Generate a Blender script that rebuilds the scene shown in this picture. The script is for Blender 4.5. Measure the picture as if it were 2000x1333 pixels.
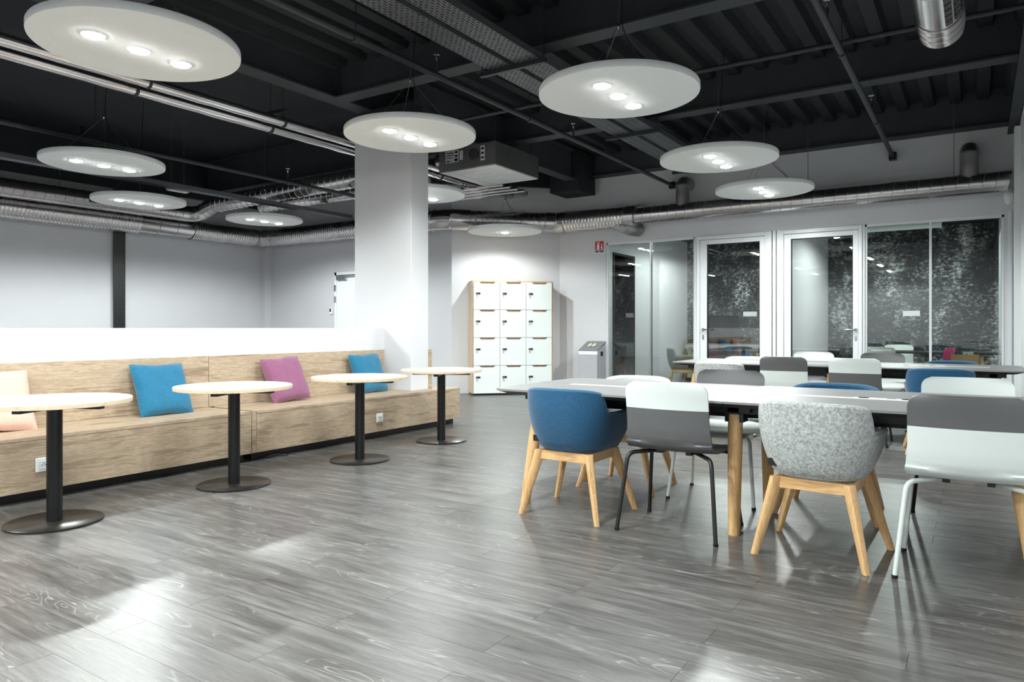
import bpy, bmesh, math, random
from mathutils import Vector, Matrix
random.seed(7)
for _o in list(bpy.data.objects): bpy.data.objects.remove(_o)
SC = bpy.context.scene
COL = SC.collection
PI = math.pi
# ------------------------------------------------------------ camera, world, exposure
F, H, HY = 1386.0, 1.13, 641.0                     # focal length in pixels, eye height, horizon row
YAW = math.atan(910/1386); SN, CS = math.sin(YAW), math.cos(YAW)
cam = bpy.data.cameras.new('camera'); cam.sensor_width = 36; cam.lens = F/2000*36
cam.shift_y = -(666.5-HY)/2000; cam.clip_start = .05; cam.clip_end = 80
co = bpy.data.objects.new('camera', cam); COL.objects.link(co)
co.location = (0, 0, H); co.rotation_euler = (PI/2, 0, YAW); SC.camera = co
w = bpy.data.worlds.new('world'); SC.world = w; w.use_nodes = True
w.node_tree.nodes['Background'].inputs[0].default_value = (.6, .66, .72, 1)
w.node_tree.nodes['Background'].inputs[1].default_value = .02
SC.view_settings.view_transform = 'Standard'; SC.view_settings.look = 'None'
SC.view_settings.gamma = 1; SC.view_settings.use_curve_mapping = False
SC.view_settings.exposure = 0.66
SPOT_W = 62.0            # power of one recessed ceiling spot
# a pixel gives a direction; the plane it lies on gives the distance
def atZ(px, py, Z):
    d = F*(H-Z)/(py-HY); t = (px-1000)/F; return (d*(t*CS-SN), d*(t*SN+CS))
def atY(px, Y):
    t = (px-1000)/F; return Y/(t*SN+CS)*(t*CS-SN)
def atX(px, X):
    t = (px-1000)/F; return X/(t*CS-SN)*(t*SN+CS)
# ------------------------------------------------------------ materials
def srgb(r, g, b):
    f = lambda c: (c/255/12.92) if c/255 <= .04045 else ((c/255+.055)/1.055)**2.4
    return (f(r), f(g), f(b), 1)
class NT:
    def __init__(s, name):
        s.m = bpy.data.materials.new(name); s.m.use_nodes = True; s.t = s.m.node_tree
        s.p = s.t.nodes['Principled BSDF']; s.out = s.t.nodes['Material Output']
    def n(s, typ, **kw):
        nd = s.t.nodes.new(typ)
        for k, v in kw.items():
            if k.startswith('i_'):
                key = k[2:]; key = int(key) if key.isdigit() else key.replace('_', ' ')
                nd.inputs[key].default_value = v
            else: setattr(nd, k, v)
        return nd
    def l(s, a, b): s.t.links.new(a, b)
    def ramp(s, fac, stops):
        r = s.n('ShaderNodeValToRGB'); e = r.color_ramp.elements
        e[0].position, e[0].color = stops[0][0], stops[0][1]
        e[1].position, e[1].color = stops[-1][0], stops[-1][1]
        for p, c in stops[1:-1]:
            x = e.new(p); x.color = c
        s.l(fac, r.inputs[0]); return r.outputs[0]
    def bump(s, h, st, dist=.002):
        b = s.n('ShaderNodeBump'); b.inputs['Strength'].default_value = st; b.inputs['Distance'].default_value = dist
        s.l(h, b.inputs['Height']); s.l(b.outputs[0], s.p.inputs['Normal'])
def plain(name, c, rough=.5, metal=0, var=.04, scale=6, bump=0, coat=0):
    k = NT(name); k.p.inputs['Roughness'].default_value = rough; k.p.inputs['Metallic'].default_value = metal
    tc = k.n('ShaderNodeTexCoord'); nz = k.n('ShaderNodeTexNoise', i_Scale=scale, i_Detail=4.0)
    k.l(tc.outputs['Object'], nz.inputs['Vector'])
    a = tuple(max(0, x*(1-var)) for x in c[:3])+(1,); b = tuple(min(1, x*(1+var)) for x in c[:3])+(1,)
    k.l(k.ramp(nz.outputs['Fac'], [(.3, a), (.7, b)]), k.p.inputs['Base Color'])
    if bump:
        n2 = k.n('ShaderNodeTexNoise', i_Scale=bump, i_Detail=3.0); k.l(tc.outputs['Object'], n2.inputs['Vector']); k.bump(n2.outputs['Fac'], .25)
    if coat: k.p.inputs['Coat Weight'].default_value = coat
    return k.m
def wood(name, c0, c1, c2, axis='Y', rough=.5, fine=1.0, world=False):
    k = NT(name); k.p.inputs['Roughness'].default_value = rough
    if world: src = k.n('ShaderNodeNewGeometry').outputs['Position']
    else: src = k.n('ShaderNodeTexCoord').outputs['Object']
    oi = k.n('ShaderNodeObjectInfo'); mul = k.n('ShaderNodeMath', operation='MULTIPLY', i_1=7.0); k.l(oi.outputs['Random'], mul.inputs[0])
    add = k.n('ShaderNodeVectorMath', operation='ADD'); k.l(src, add.inputs[0]); k.l(mul.outputs[0], add.inputs[1])
    mp = k.n('ShaderNodeMapping'); k.l(add.outputs[0], mp.inputs['Vector'])
    sc = {'X': (1.2, 14, 14), 'Y': (14, 1.2, 14), 'Z': (14, 14, 1.2)}[axis]; mp.inputs['Scale'].default_value = tuple(v*fine for v in sc)
    nz = k.n('ShaderNodeTexNoise', i_Scale=1.0, i_Detail=6.0, i_Roughness=.6, i_Distortion=.9); k.l(mp.outputs[0], nz.inputs['Vector'])
    mp2 = k.n('ShaderNodeMapping'); k.l(add.outputs[0], mp2.inputs['Vector']); mp2.inputs['Scale'].default_value = tuple(v*fine*6 for v in sc)
    n2 = k.n('ShaderNodeTexNoise', i_Scale=1.0, i_Detail=4.0, i_Roughness=.7); k.l(mp2.outputs[0], n2.inputs['Vector'])
    mx = k.n('ShaderNodeMix', data_type='FLOAT', i_0=.4); k.l(nz.outputs['Fac'], mx.inputs[2]); k.l(n2.outputs['Fac'], mx.inputs[3])
    k.l(k.ramp(mx.outputs[0], [(.3, c0), (.47, c1), (.5, c2), (.55, c1), (.7, c2)]), k.p.inputs['Base Color'])
    k.bump(mx.outputs[0], .12)
    return k.m
def fabric(name, c, var=.35, scale=420):
    k = NT(name); k.p.inputs['Roughness'].default_value = .92
    k.p.inputs['Sheen Weight'].default_value = .25
    tc = k.n('ShaderNodeTexCoord'); nz = k.n('ShaderNodeTexNoise', i_Scale=scale, i_Detail=3.0, i_Roughness=.7); k.l(tc.outputs['Object'], nz.inputs['Vector'])
    nb = k.n('ShaderNodeTexNoise', i_Scale=scale*.28, i_Detail=2.0); k.l(tc.outputs['Object'], nb.inputs['Vector'])
    mx = k.n('ShaderNodeMix', data_type='FLOAT', i_0=.5); k.l(nz.outputs['Fac'], mx.inputs[2]); k.l(nb.outputs['Fac'], mx.inputs[3])
    a = tuple(x*(1-var) for x in c[:3])+(1,); b = tuple(min(1, x*(1+var)) for x in c[:3])+(1,)
    k.l(k.ramp(mx.outputs[0], [(.38, a), (.62, b)]), k.p.inputs['Base Color']); k.bump(mx.outputs[0], .35)
    return k.m
def floor_mat():
    k = NT('dark_oak_vinyl')
    g = k.n('ShaderNodeNewGeometry'); sx = k.n('ShaderNodeSeparateXYZ'); k.l(g.outputs['Position'], sx.inputs[0])
    def M(op, a, b=None, c=None):
        nd = k.n('ShaderNodeMath', operation=op)
        for i, v in enumerate((a, b, c)):
            if v is None: continue
            if isinstance(v, (int, float)): nd.inputs[i].default_value = v
            else: k.l(v, nd.inputs[i])
        return nd.outputs[0]
    row = M('FLOOR', M('DIVIDE', M('SUBTRACT', sx.outputs[1], PY0), PW))
    off = M('MULTIPLY', M('FLOORED_MODULO', row, 2.0), PL/2)
    cl = M('FLOOR', M('DIVIDE', M('SUBTRACT', M('SUBTRACT', sx.outputs[0], PX0), off), PL))
    cb = k.n('ShaderNodeCombineXYZ'); k.l(row, cb.inputs[0]); k.l(cl, cb.inputs[1])
    wn = k.n('ShaderNodeTexWhiteNoise', noise_dimensions='2D'); k.l(cb.outputs[0], wn.inputs['Vector'])
    sh = k.n('ShaderNodeVectorMath', operation='SCALE', i_Scale=9.0); k.l(wn.outputs['Color'], sh.inputs[0])
    ad = k.n('ShaderNodeVectorMath', operation='ADD'); k.l(g.outputs['Position'], ad.inputs[0]); k.l(sh.outputs[0], ad.inputs[1])
    def nz(scale, det, dist, rough=.6):
        mp = k.n('ShaderNodeMapping'); k.l(ad.outputs[0], mp.inputs['Vector']); mp.inputs['Scale'].default_value = scale
        n = k.n('ShaderNodeTexNoise', i_Scale=1.0, i_Detail=det, i_Distortion=dist, i_Roughness=rough); k.l(mp.outputs[0], n.inputs['Vector']); return n.outputs['Fac']
    n1 = nz((1.6, 17, 1), 5.0, 1.2); n2 = nz((8, 160, 1), 4.0, .3, .7)
    rings = M('FRACT', M('MULTIPLY', nz((1.0, 7.5, 1), 2.0, .5), 17.0))       # cathedral figure
    ring = k.ramp(rings, [(.0, (0, 0, 0, 1)), (.12, (1, 1, 1, 1)), (.25, (0, 0, 0, 1)), (1, (0, 0, 0, 1))])
    patch = k.ramp(nz((1.3, 5, 1), 2.0, .2), [(.5, (0, 0, 0, 1)), (.62, (1, 1, 1, 1))])
    fig = M('MULTIPLY', M('MULTIPLY', ring, patch), k.ramp(n2, [(.3, (.2, .2, .2, 1)), (.6, (1, 1, 1, 1))]))
    base = k.ramp(n1, [(.28, srgb(66, 64, 62)), (.5, srgb(87, 85, 83)), (.72, srgb(110, 109, 107))])
    pores = k.ramp(n2, [(.30, (.6, .6, .6, 1)), (.5, (1, 1, 1, 1)), (.68, (1.3, 1.3, 1.3, 1))])
    m1 = k.n('ShaderNodeMix', data_type='RGBA', blend_type='MULTIPLY', i_0=1.0); k.l(base, m1.inputs[6]); k.l(pores, m1.inputs[7])
    pr = k.ramp(wn.outputs['Value'], [(0, (.93, .93, .93, 1)), (1, (1.06, 1.06, 1.06, 1))])
    m2 = k.n('ShaderNodeMix', data_type='RGBA', blend_type='MULTIPLY', i_0=1.0); k.l(m1.outputs[2], m2.inputs[6]); k.l(pr, m2.inputs[7])
    m3 = k.n('ShaderNodeMix', data_type='RGBA'); k.l(M('MULTIPLY', fig, .6), m3.inputs[0]); k.l(m2.outputs[2], m3.inputs[6]); m3.inputs[7].default_value = srgb(176, 174, 170)
    k.l(m3.outputs[2], k.p.inputs['Base Color'])
    rr = k.ramp(n1, [(.2, (.29, .29, .29, 1)), (.8, (.39, .39, .39, 1))]); k.l(rr, k.p.inputs['Roughness'])
    k.p.inputs['Specular IOR Level'].default_value = .45
    k.bump(n2, .12, .001)
    return k.m
def glass_mat(name, tint=(.93, .97, .95, 1), ior=1.5):
    k = NT(name); k.t.nodes.remove(k.p)
    fr = k.n('ShaderNodeFresnel', i_IOR=ior); tr = k.n('ShaderNodeBsdfTransparent'); gl = k.n('ShaderNodeBsdfGlossy', i_Roughness=.005)
    tr.inputs[0].default_value = tint; gl.inputs[0].default_value = (1, 1, 1, 1)
    nz = k.n('ShaderNodeMath', operation='MULTIPLY', i_1=1.6, use_clamp=True); k.l(fr.outputs[0], nz.inputs[0])
    mx = k.n('ShaderNodeMixShader'); k.l(nz.outputs[0], mx.inputs[0]); k.l(tr.outputs[0], mx.inputs[1]); k.l(gl.outputs[0], mx.inputs[2]); k.l(mx.outputs[0], k.out.inputs[0])
    return k.m
def wallpaper_mat():
    k = NT('dark_foliage_wallpaper'); k.p.inputs['Roughness'].default_value = .7
    tc = k.n('ShaderNodeTexCoord')
    def nz(sc, det, dist):
        mp = k.n('ShaderNodeMapping'); k.l(tc.outputs['Object'], mp.inputs['Vector']); mp.inputs['Scale'].default_value = sc
        n = k.n('ShaderNodeTexNoise', i_Scale=1.0, i_Detail=det, i_Distortion=dist, i_Roughness=.72); k.l(mp.outputs[0], n.inputs['Vector']); return n.outputs['Fac']
    a = nz((17, 17, 26), 7.0, .4); b = nz((1.6, 1.6, 1.0), 3.0, .4)
    mx = k.n('ShaderNodeMix', data_type='FLOAT', i_0=.38); k.l(a, mx.inputs[2]); k.l(b, mx.inputs[3])
    k.l(k.ramp(mx.outputs[0], [(.42, srgb(12, 13, 15)), (.51, srgb(42, 44, 46)), (.57, srgb(130, 134, 134)), (.66, srgb(220, 222, 221))]), k.p.inputs['Base Color'])
    return k.m
def duct_mat(name, rough=.24, c=.62):
    k = NT(name); k.p.inputs['Metallic'].default_value = 1
    tc = k.n('ShaderNodeTexCoord'); nz = k.n('ShaderNodeTexNoise', i_Scale=2.5, i_Detail=1.0); k.l(tc.outputs['Object'], nz.inputs['Vector'])
    k.l(k.ramp(nz.outputs['Fac'], [(.3, (c*.9, c*.84, c*.85, 1)), (.7, (c, c, c, 1))]), k.p.inputs['Base Color'])
    k.l(k.ramp(nz.outputs['Fac'], [(.3, (rough*.92,)*3+(1,)), (.7, (rough*1.1,)*3+(1,))]), k.p.inputs['Roughness'])
    return k.m
def emit(name, c, st):
    k = NT(name); k.p.inputs['Emission Color'].default_value = c; k.p.inputs['Emission Strength'].default_value = st
    k.p.inputs['Base Color'].default_value = (.9, .9, .9, 1); return k.m
PX0, PL, PW, PY0 = -.20, 1.24, .165, 4.32
MT = dict(
    floor=floor_mat(), sub=plain('floor_underlay', srgb(22, 20, 19), .8),
    wall=plain('white_wall_paint', srgb(213, 214, 217), .6, var=.015, scale=2, bump=180),
    wallgrey=plain('pale_grey_wall_paint', srgb(196, 197, 201), .6, var=.015, scale=2, bump=180),
    deck=plain('black_ceiling_paint', srgb(33, 36, 40), .7, var=.12, scale=3),
    steel=plain('charcoal_beam_paint', srgb(56, 60, 64), .6, var=.12, scale=4),
    slab=plain('charcoal_slab', srgb(31, 33, 37), .75, var=.2, scale=3, bump=40),
    tray=plain('galvanised_tray', srgb(108, 111, 116), .5, .5, var=.1),
    pipe=plain('dark_pipe_paint', srgb(48, 50, 54), .5, var=.1),
    black=plain('black_powder_coat', srgb(22, 23, 25), .35, var=.1),
    blacksat=plain('black_satin_metal', srgb(26, 26, 27), .3, .3, var=.06),
    plate=plain('dark_bronze_base', srgb(48, 45, 42), .28, .4, var=.06),
    oak=wood('pale_bench_oak', srgb(120, 101, 82), srgb(169, 148, 124), srgb(191, 173, 150), 'Y', .5, 1.0, True),
    topoak=wood('pale_tabletop_oak', srgb(190, 166, 136), srgb(212, 192, 164), srgb(224, 206, 180), 'Y', .4, 1.2),
    ash=wood('ash_leg_wood', srgb(168, 124, 78), srgb(206, 164, 112), srgb(222, 184, 134), 'Z', .42, 1.3),
    ashrail=wood('ash_rail_wood', srgb(168, 124, 78), srgb(206, 164, 112), srgb(222, 184, 134), 'X', .42, 1.3),
    lockoak=wood('locker_oak', srgb(150, 124, 98), srgb(190, 163, 132), srgb(206, 182, 152), 'Z', .5, 1.0),
    strip=wood('pale_strip_wood', srgb(224, 206, 178), srgb(240, 226, 202), srgb(246, 236, 216), 'X', .4),
    lam=plain('grey_laminate', srgb(124, 125, 125), .42, var=.03),
    lamedge=plain('dark_edge', srgb(34, 34, 36), .45),
    white=plain('white_lacquer', srgb(232, 238, 235), .35, var=.01),
    whitepl=plain('white_plastic', srgb(214, 221, 218), .42, var=.01),
    greypl=plain('dark_grey_plastic', srgb(92, 92, 93), .45, var=.03, bump=300),
    blue=fabric('petrol_blue_wool', srgb(16, 74, 108), .28), grey=fabric('melange_grey_wool', srgb(166, 170, 168), .42, 260),
    lgrey=fabric('pale_grey_wool', srgb(214, 216, 216), .2), olive=fabric('grey_green_wool', srgb(104, 108, 102), .2),
    plum=fabric('plum_wool', srgb(84, 70, 84), .2), pink=fabric('magenta_wool', srgb(214, 20, 92), .2),
    cblue=fabric('teal_blue_linen', srgb(26, 106, 140), .16, 300), cpink=fabric('blush_linen', srgb(222, 180, 164), .1, 300), cpurple=fabric('mauve_linen', srgb(138, 84, 116), .16, 300),
    panel=plain('acoustic_white_panel', srgb(232, 235, 234), .85, var=.012, scale=30, bump=400),
    lamp=emit('led_spot', (1, 1, .97, 1), 60.0), chrome=plain('brushed_steel', srgb(190, 192, 194), .25, 1, var=.05),
    duct=duct_mat('galvanised_duct'), flex=duct_mat('foil_flex_duct', .28, .7), foil=duct_mat('foil_insulation', .2, .85),
    fcu=duct_mat('fan_coil_casing', .42, .42), alu=plain('white_aluminium_frame', srgb(226, 229, 232), .3, var=.01),
    glass=glass_mat('clear_glass'), paper=wallpaper_mat(), wire=plain('thin_steel_wire', srgb(120, 122, 126), .4, .7),
    red=plain('sign_red', srgb(190, 22, 34), .4), navy=plain('sign_blue', srgb(48, 62, 116), .4), sign=plain('sign_white', srgb(235, 236, 238), .4),
    binb=plain('silver_grey_bin', srgb(176, 178, 182), .4, .2, var=.02), bintop=plain('grey_bin_lid', srgb(128, 130, 134), .4, .2, var=.02),
    binicon=plain('pale_yellow_print', srgb(225, 222, 190), .5), card=plain('brown_cardboard', srgb(176, 138, 92), .8, var=.05),
    rubber=plain('black_rubber', srgb(18, 18, 19), .7), screen=plain('black_screen', srgb(10, 10, 12), .15), door=plain('pale_door_paint', srgb(222, 224, 226), .5, var=.01),
    galv=plain('pale_galvanised_sheet', srgb(215, 216, 217), .5, .25, var=.06),
    fog=plain('white_glass_film', srgb(226, 232, 230), .5),
)
SHARP = 38
# ------------------------------------------------------------ mesh helpers
def obj(name, bm, mat, parent=None, smooth=False, loc=None, rot=None):
    if isinstance(bm, bpy.types.Mesh): me = bm
    else:
        me = bpy.data.meshes.new(name); bmesh.ops.recalc_face_normals(bm, faces=bm.faces[:]); bm.to_mesh(me); bm.free()
        if smooth:
            me.polygons.foreach_set('use_smooth', [True]*len(me.polygons))
            try: me.set_sharp_from_angle(angle=math.radians(SHARP))
            except Exception: pass
        if mat is not None: me.materials.append(MT[mat] if isinstance(mat, str) else mat)
    o = bpy.data.objects.new(name, me); COL.objects.link(o)
    if parent: o.parent = parent
    if loc: o.location = loc
    if rot: o.rotation_euler = rot
    return o
def tag(o, label, cat, group=None, kind=None):
    o['label'] = label; o['category'] = cat
    if group: o['group'] = group
    if kind: o['kind'] = kind
    return o
def struct(o, label, cat):
    return tag(o, label, cat, None, 'structure')
def thing(name, label, cat, loc=(0, 0, 0), rz=0, group=None):
    o = bpy.data.objects.new(name, None); COL.objects.link(o); o.location = loc; o.rotation_euler = (0, 0, rz); o.empty_display_size = .1
    return tag(o, label, cat, group)
def B(*boxes, bev=0, seg=2, mat=None):
    """boxes as (x0,x1,y0,y1,z0,z1)"""
    bm = bmesh.new()
    for b in boxes: addbox(bm, *b)
    if bev: bmesh.ops.bevel(bm, geom=bm.edges[:], offset=bev, segments=seg, profile=.5, affect='EDGES')
    return bm
def addbox(bm, x0, x1, y0, y1, z0, z1, M=None):
    vs = [bm.verts.new((x, y, z)) for x in (x0, x1) for y in (y0, y1) for z in (z0, z1)]
    if M: 
        for v in vs: v.co = M @ v.co
    for f in ((0, 1, 3, 2), (4, 6, 7, 5), (0, 4, 5, 1), (2, 3, 7, 6), (0, 2, 6, 4), (1, 5, 7, 3)): bm.faces.new([vs[i] for i in f])
    return vs
def prism(bm, pts, z0, z1, M=None):
    lo = [bm.verts.new((x, y, z0)) for x, y in pts]; hi = [bm.verts.new((x, y, z1)) for x, y in pts]
    if M:
        for v in lo+hi: v.co = M @ v.co
    n = len(pts); bm.faces.new(lo[::-1]); bm.faces.new(hi)
    for i in range(n): bm.faces.new((lo[i], lo[(i+1) % n], hi[(i+1) % n], hi[i]))
def lathe(bm, prof, n=32, M=None, cap=True):
    rings = []
    for r, z in prof:
        ring = [bm.verts.new((r*math.cos(2*PI*i/n), r*math.sin(2*PI*i/n), z)) for i in range(n)]
        if M:
            for v in ring: v.co = M @ v.co
        rings.append(ring)
    for a, b in zip(rings, rings[1:]):
        for i in range(n): bm.faces.new((a[i], a[(i+1) % n], b[(i+1) % n], b[i]))
    if cap: bm.faces.new(rings[0][::-1]); bm.faces.new(rings[-1])
def fillet(pts, r, seg=6):
    pts = [Vector(p) for p in pts]; out = [pts[0]]
    for a, b, c in zip(pts, pts[1:], pts[2:]):
        u = (a-b); v = (c-b); rr = min(r, u.length*.49, v.length*.49); p0 = b+u.normalized()*rr; p1 = b+v.normalized()*rr
        for i in range(seg+1):
            t = i/seg; out.append(p0*(1-t)**2+b*2*t*(1-t)+p1*t*t)
    out.append(pts[-1]); return out
def sweep(bm, pts, rad, n=10, cap=True, tilt=0):
    pts = [Vector(p) for p in pts]; N = len(pts); rings = []
    if not callable(rad) and not isinstance(rad, (list, tuple)): rad = [rad]*N
    up = None
    for i, p in enumerate(pts):
        t = (pts[min(i+1, N-1)]-pts[max(i-1, 0)]).normalized()
        if up is None: up = Vector((0, 0, 1)) if abs(t.z) < .9 else Vector((0, 1, 0))
        s = t.cross(up).normalized(); up = s.cross(t).normalized()
        rings.append([bm.verts.new(p+(s*math.cos(2*PI*k/n)+up*math.sin(2*PI*k/n))*rad[i]+t*tilt*math.sin(2*PI*k/n)) for k in range(n)])
    for a, b in zip(rings, rings[1:]):
        for k in range(n): bm.faces.new((a[k], a[(k+1) % n], b[(k+1) % n], b[k]))
    if cap: bm.faces.new(rings[0][::-1]); bm.faces.new(rings[-1])
def tubes(paths, r, n=10):
    bm = bmesh.new()
    for p in paths: sweep(bm, p, r, n)
    return bm
def resample(pts, step):
    pts = [Vector(p) for p in pts]; out = []; acc = 0
    for a, b in zip(pts, pts[1:]):
        L = (b-a).length; s = acc
        while s < L: out.append(a+(b-a)*(s/L)); s += step
        acc = s-L
    out.append(pts[-1]); return out
def ductbm(bm, pts, r, pitch, ridge=.006, n=26, bend=.3):
    path = fillet(pts, bend, 8) if len(pts) > 2 else [Vector(p) for p in pts]
    if pitch < .08:
        st = resample(path, pitch/4); rad = [r+(ridge if i % 4 == 0 else ridge*.5 if i % 2 else 0) for i in range(len(st))]
        sweep(bm, st, rad, n, True, pitch*.35); return
    L = sum((b-a).length for a, b in zip(path, path[1:])); step = L/max(1, round(L/pitch)); st = []; rad = []
    def at(u):
        for a, b in zip(path, path[1:]):
            l = (b-a).length
            if u <= l: return a+(b-a)*(u/l)
            u -= l
        return path[-1].copy()
    k = 0
    while k*step < L-1e-4:
        for du, dr in ((0, 0), (.004, ridge), (.009, ridge), (.013, 0), (step*.35, 0), (step*.7, 0)):
            if k*step+du < L-.001: st.append(at(k*step+du)); rad.append(r+dr)
        k += 1
    st.append(at(L)); rad.append(r); sweep(bm, st, rad, 36, True, min(pitch*.3, .03))
def rrect(w, d, r, seg=6, cx=0, cy=0):
    out = []
    for sx, sy, a0 in ((1, 1, 0), (-1, 1, 90), (-1, -1, 180), (1, -1, 270)):
        for i in range(seg+1):
            a = math.radians(a0+90*i/seg); out.append((cx+sx*(w-r)+r*math.cos(a), cy+sy*(d-r)+r*math.sin(a)))
    return out
def rmat(loc, rx=0, ry=0, rz=0):
    return Matrix.Translation(loc) @ Matrix.Rotation(rz, 4, 'Z') @ Matrix.Rotation(ry, 4, 'Y') @ Matrix.Rotation(rx, 4, 'X')
# ------------------------------------------------------------ room: floor
XL, XR, YG, YB, YF, YM = -12.5, .42, 11.0, 9.64, -4.0, 15.1    # left, right, glazed wall, door wall, wall behind camera, meeting room back
DX, DY = -6.21, YG                                             # corner of the diagonal wall and the glazed wall
floor = obj('floor', B((XL, XR+.1, YF, YM, -.12, -.006)), 'sub'); struct(floor, 'dark grey oak plank floor of the open lounge', 'floor')
pm = bpy.data.meshes.new('plank')
bm = B((0, PL-.0012, 0, PW-.0012, -.006, 0)); bm.to_mesh(pm); bm.free(); pm.materials.append(MT['floor'])
cells = []
for row in range(int((YF-PY0)/PW), int((YM-PY0)/PW)):
    off = (row % 2)*PL/2
    for c in range(-11, 2):
        x0 = PX0+off+c*PL; y0 = PY0+row*PW; cells.append((x0, y0))
def seen(x, y):
    x += PL/2; d = -x*SN+y*CS; r = x*CS+y*SN
    return d > 1.9 and abs(r/d) < .86 and x > -5.4-.1 and y < YG and d > 2.05
near = sorted([c for c in cells if seen(*c) and c[0]+PL < XR+.3], key=lambda c: -c[0]*SN+c[1]*CS)[:300]
ns = set(near); bm = bmesh.new()
for c in cells:
    if c[0]+PL < XL or c[0] > XR: continue
    if c in ns: obj('plank', pm, None, floor, loc=(c[0], c[1], 0))
    else: addbox(bm, max(c[0], XL), min(c[0]+PL-.0012, XR+.1), c[1], c[1]+PW-.0012, -.006, 0)
rest = obj('planking', bm, 'floor', floor); rest['kind'] = 'stuff'
# ------------------------------------------------------------ room: walls
TOP = 4.3
o = obj('wall_left', B((XL-.15, XL, YF, YB, 0, TOP)), 'wallgrey'); struct(o, 'pale grey far left wall behind the low partition', 'wall')
o = obj('wall_back', B((XL-.15, -7.57, YB, YB+.15, 0, TOP)), 'wallgrey'); struct(o, 'pale grey wall with the narrow door left of the white pillar', 'wall')
bm = bmesh.new(); prism(bm, [(-7.57, YB), (DX, DY), (DX, DY+.2), (-7.77, YB+.15)], 0, TOP)
o = obj('wall_corner', bm, 'wall'); struct(o, 'white diagonal wall behind the lockers', 'wall')
GX0, GX1, GT = atY(1184, YG), atY(1962, YG), 2.577
bm = B((DX, GX0, YG, YG+.14, 0, TOP), (GX0, GX1, YG, YG+.14, GT, TOP), (GX1, XR+.1, YG, YG+.14, 0, TOP))
o = obj('wall_glazed', bm, 'wall'); struct(o, 'white wall around the glazed meeting rooms', 'wall')
o = obj('wall_right', B((XR, XR+.15, YF, YG, 0, TOP)), 'wall'); struct(o, 'white wall at the right edge beside the table ends', 'wall')
o = obj('wall_front', B((XL-.15, XR+.15, YF-.15, YF, 0, TOP)), 'wallgrey'); struct(o, 'pale grey wall behind the viewpoint', 'wall')
PXa, PXb, PYa, PYb = -6.22, -5.33, 6.05, 6.35
o = obj('wall_pillar', B((PXa, PXb, PYa, PYb, 0, 3.56), bev=.004, seg=1), 'wall'); struct(o, 'broad white square pillar rising from the wooden bench', 'pillar')
o = obj('wall_low', B((-5.95, -5.745, YF+1, PYa, 0, 1.129)), 'wall'); struct(o, 'low white partition wall behind the wooden bench', 'low wall')
# meeting rooms
PMX = atY(1514, YG)
o = obj('wall_meeting_rear', B((GX0-.2, XR+.1, YM, YM+.1, 0, 3.0)), 'paper'); struct(o, 'black and grey mottled wallpaper wall at the back of the meeting rooms', 'wall')
o = obj('wall_meeting_left', B((GX0-.12, GX0-.02, YG+.14, YM, 0, 3.0)), 'wall'); struct(o, 'white side wall inside the meeting room beside the bin', 'wall')
o = obj('wall_meeting_partition', B((PMX-.06, PMX+.06, YG+.14, YM, 0, 3.0)), 'wall'); struct(o, 'white partition wall between the two meeting rooms', 'wall')
o = obj('wall_meeting_right', B((GX1+.02, GX1+.12, YG+.14, YM, 0, 3.0)), 'wall'); struct(o, 'white side wall of the right meeting room', 'wall')
o = obj('ceiling_meeting', B((GX0-.12, XR+.1, YG+.14, YM, 3.0, 3.05)), 'deck'); struct(o, 'dark ceiling over the meeting rooms', 'ceiling')
# skirting
o = obj('baseboard_back', B((DX, GX0, YG-.012, YG, 0, .07)), 'white'); struct(o, 'white skirting under the bin and sign wall', 'skirting')
# boxed corner, black post, door in the back wall
o = obj('trim_1', B((XL, XL+.16, YB-.16, YB, 0, TOP-.4)), 'wallgrey'); struct(o, 'pale boxed pipe casing in the far corner', 'casing')
py0, py1 = atX(222, XL+.06), atX(245, XL+.06)
post = thing('steel_post', 'black steel post with rows of bolts against the far left wall', 'post', (XL, (py0+py1)/2, 0))
hw = (py1-py0)/2
obj('flange', B((.045, .06, -hw, hw, 0, TOP-.75)), 'black', post); obj('web', B((0, .045, -.015, .015, 0, TOP-.75)), 'black', post)
bm = bmesh.new()
for i in range(30):
    for s in (-1, 1): lathe(bm, [(.011, 0), (.011, .005), (.006, .008)], 8, rmat((.06, s*hw*.62+.02, .9+i*.085), 0, PI/2, 0))
q = obj('bolt_rows', bm, 'pipe', post); q['kind'] = 'stuff'
dx0 = atY(659, YB); dr = bpy.data.objects.new('door_3', None); COL.objects.link(dr); dr.location = (dx0, YB, 0); struct(dr, 'pale narrow door with a closer, half hidden by the white pillar', 'door')
obj('leaf', B((.02, .92, -.03, -.004, .01, 2.14)), 'door', dr); obj('frame', B((-.03, .02, -.045, -.001, 0, 2.2), (.92, .97, -.045, -.001, 0, 2.2), (-.03, .97, -.045, -.001, 2.15, 2.2)), 'alu', dr)
obj('door_closer', B((.05, .30, -.09, -.03, 2.05, 2.12), (.05, .62, -.11, -.09, 2.12, 2.145), bev=.004, seg=1), 'chrome', dr)
for z in (1.62, 1.84): obj('hinge', B((-.035, .015, -.06, -.045, z, z+.12)), 'chrome', dr)
rd = thing('card_reader', 'small white access reader with a black window on the wall beside the back door', 'card reader', (atY(648, YB), YB, 0))
obj('housing', B((-.045, .045, -.03, 0, 1.40, 1.52), bev=.004, seg=1), 'white', rd); obj('window', B((-.03, .012, -.034, -.03, 1.44, 1.51)), 'black', rd)
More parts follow.
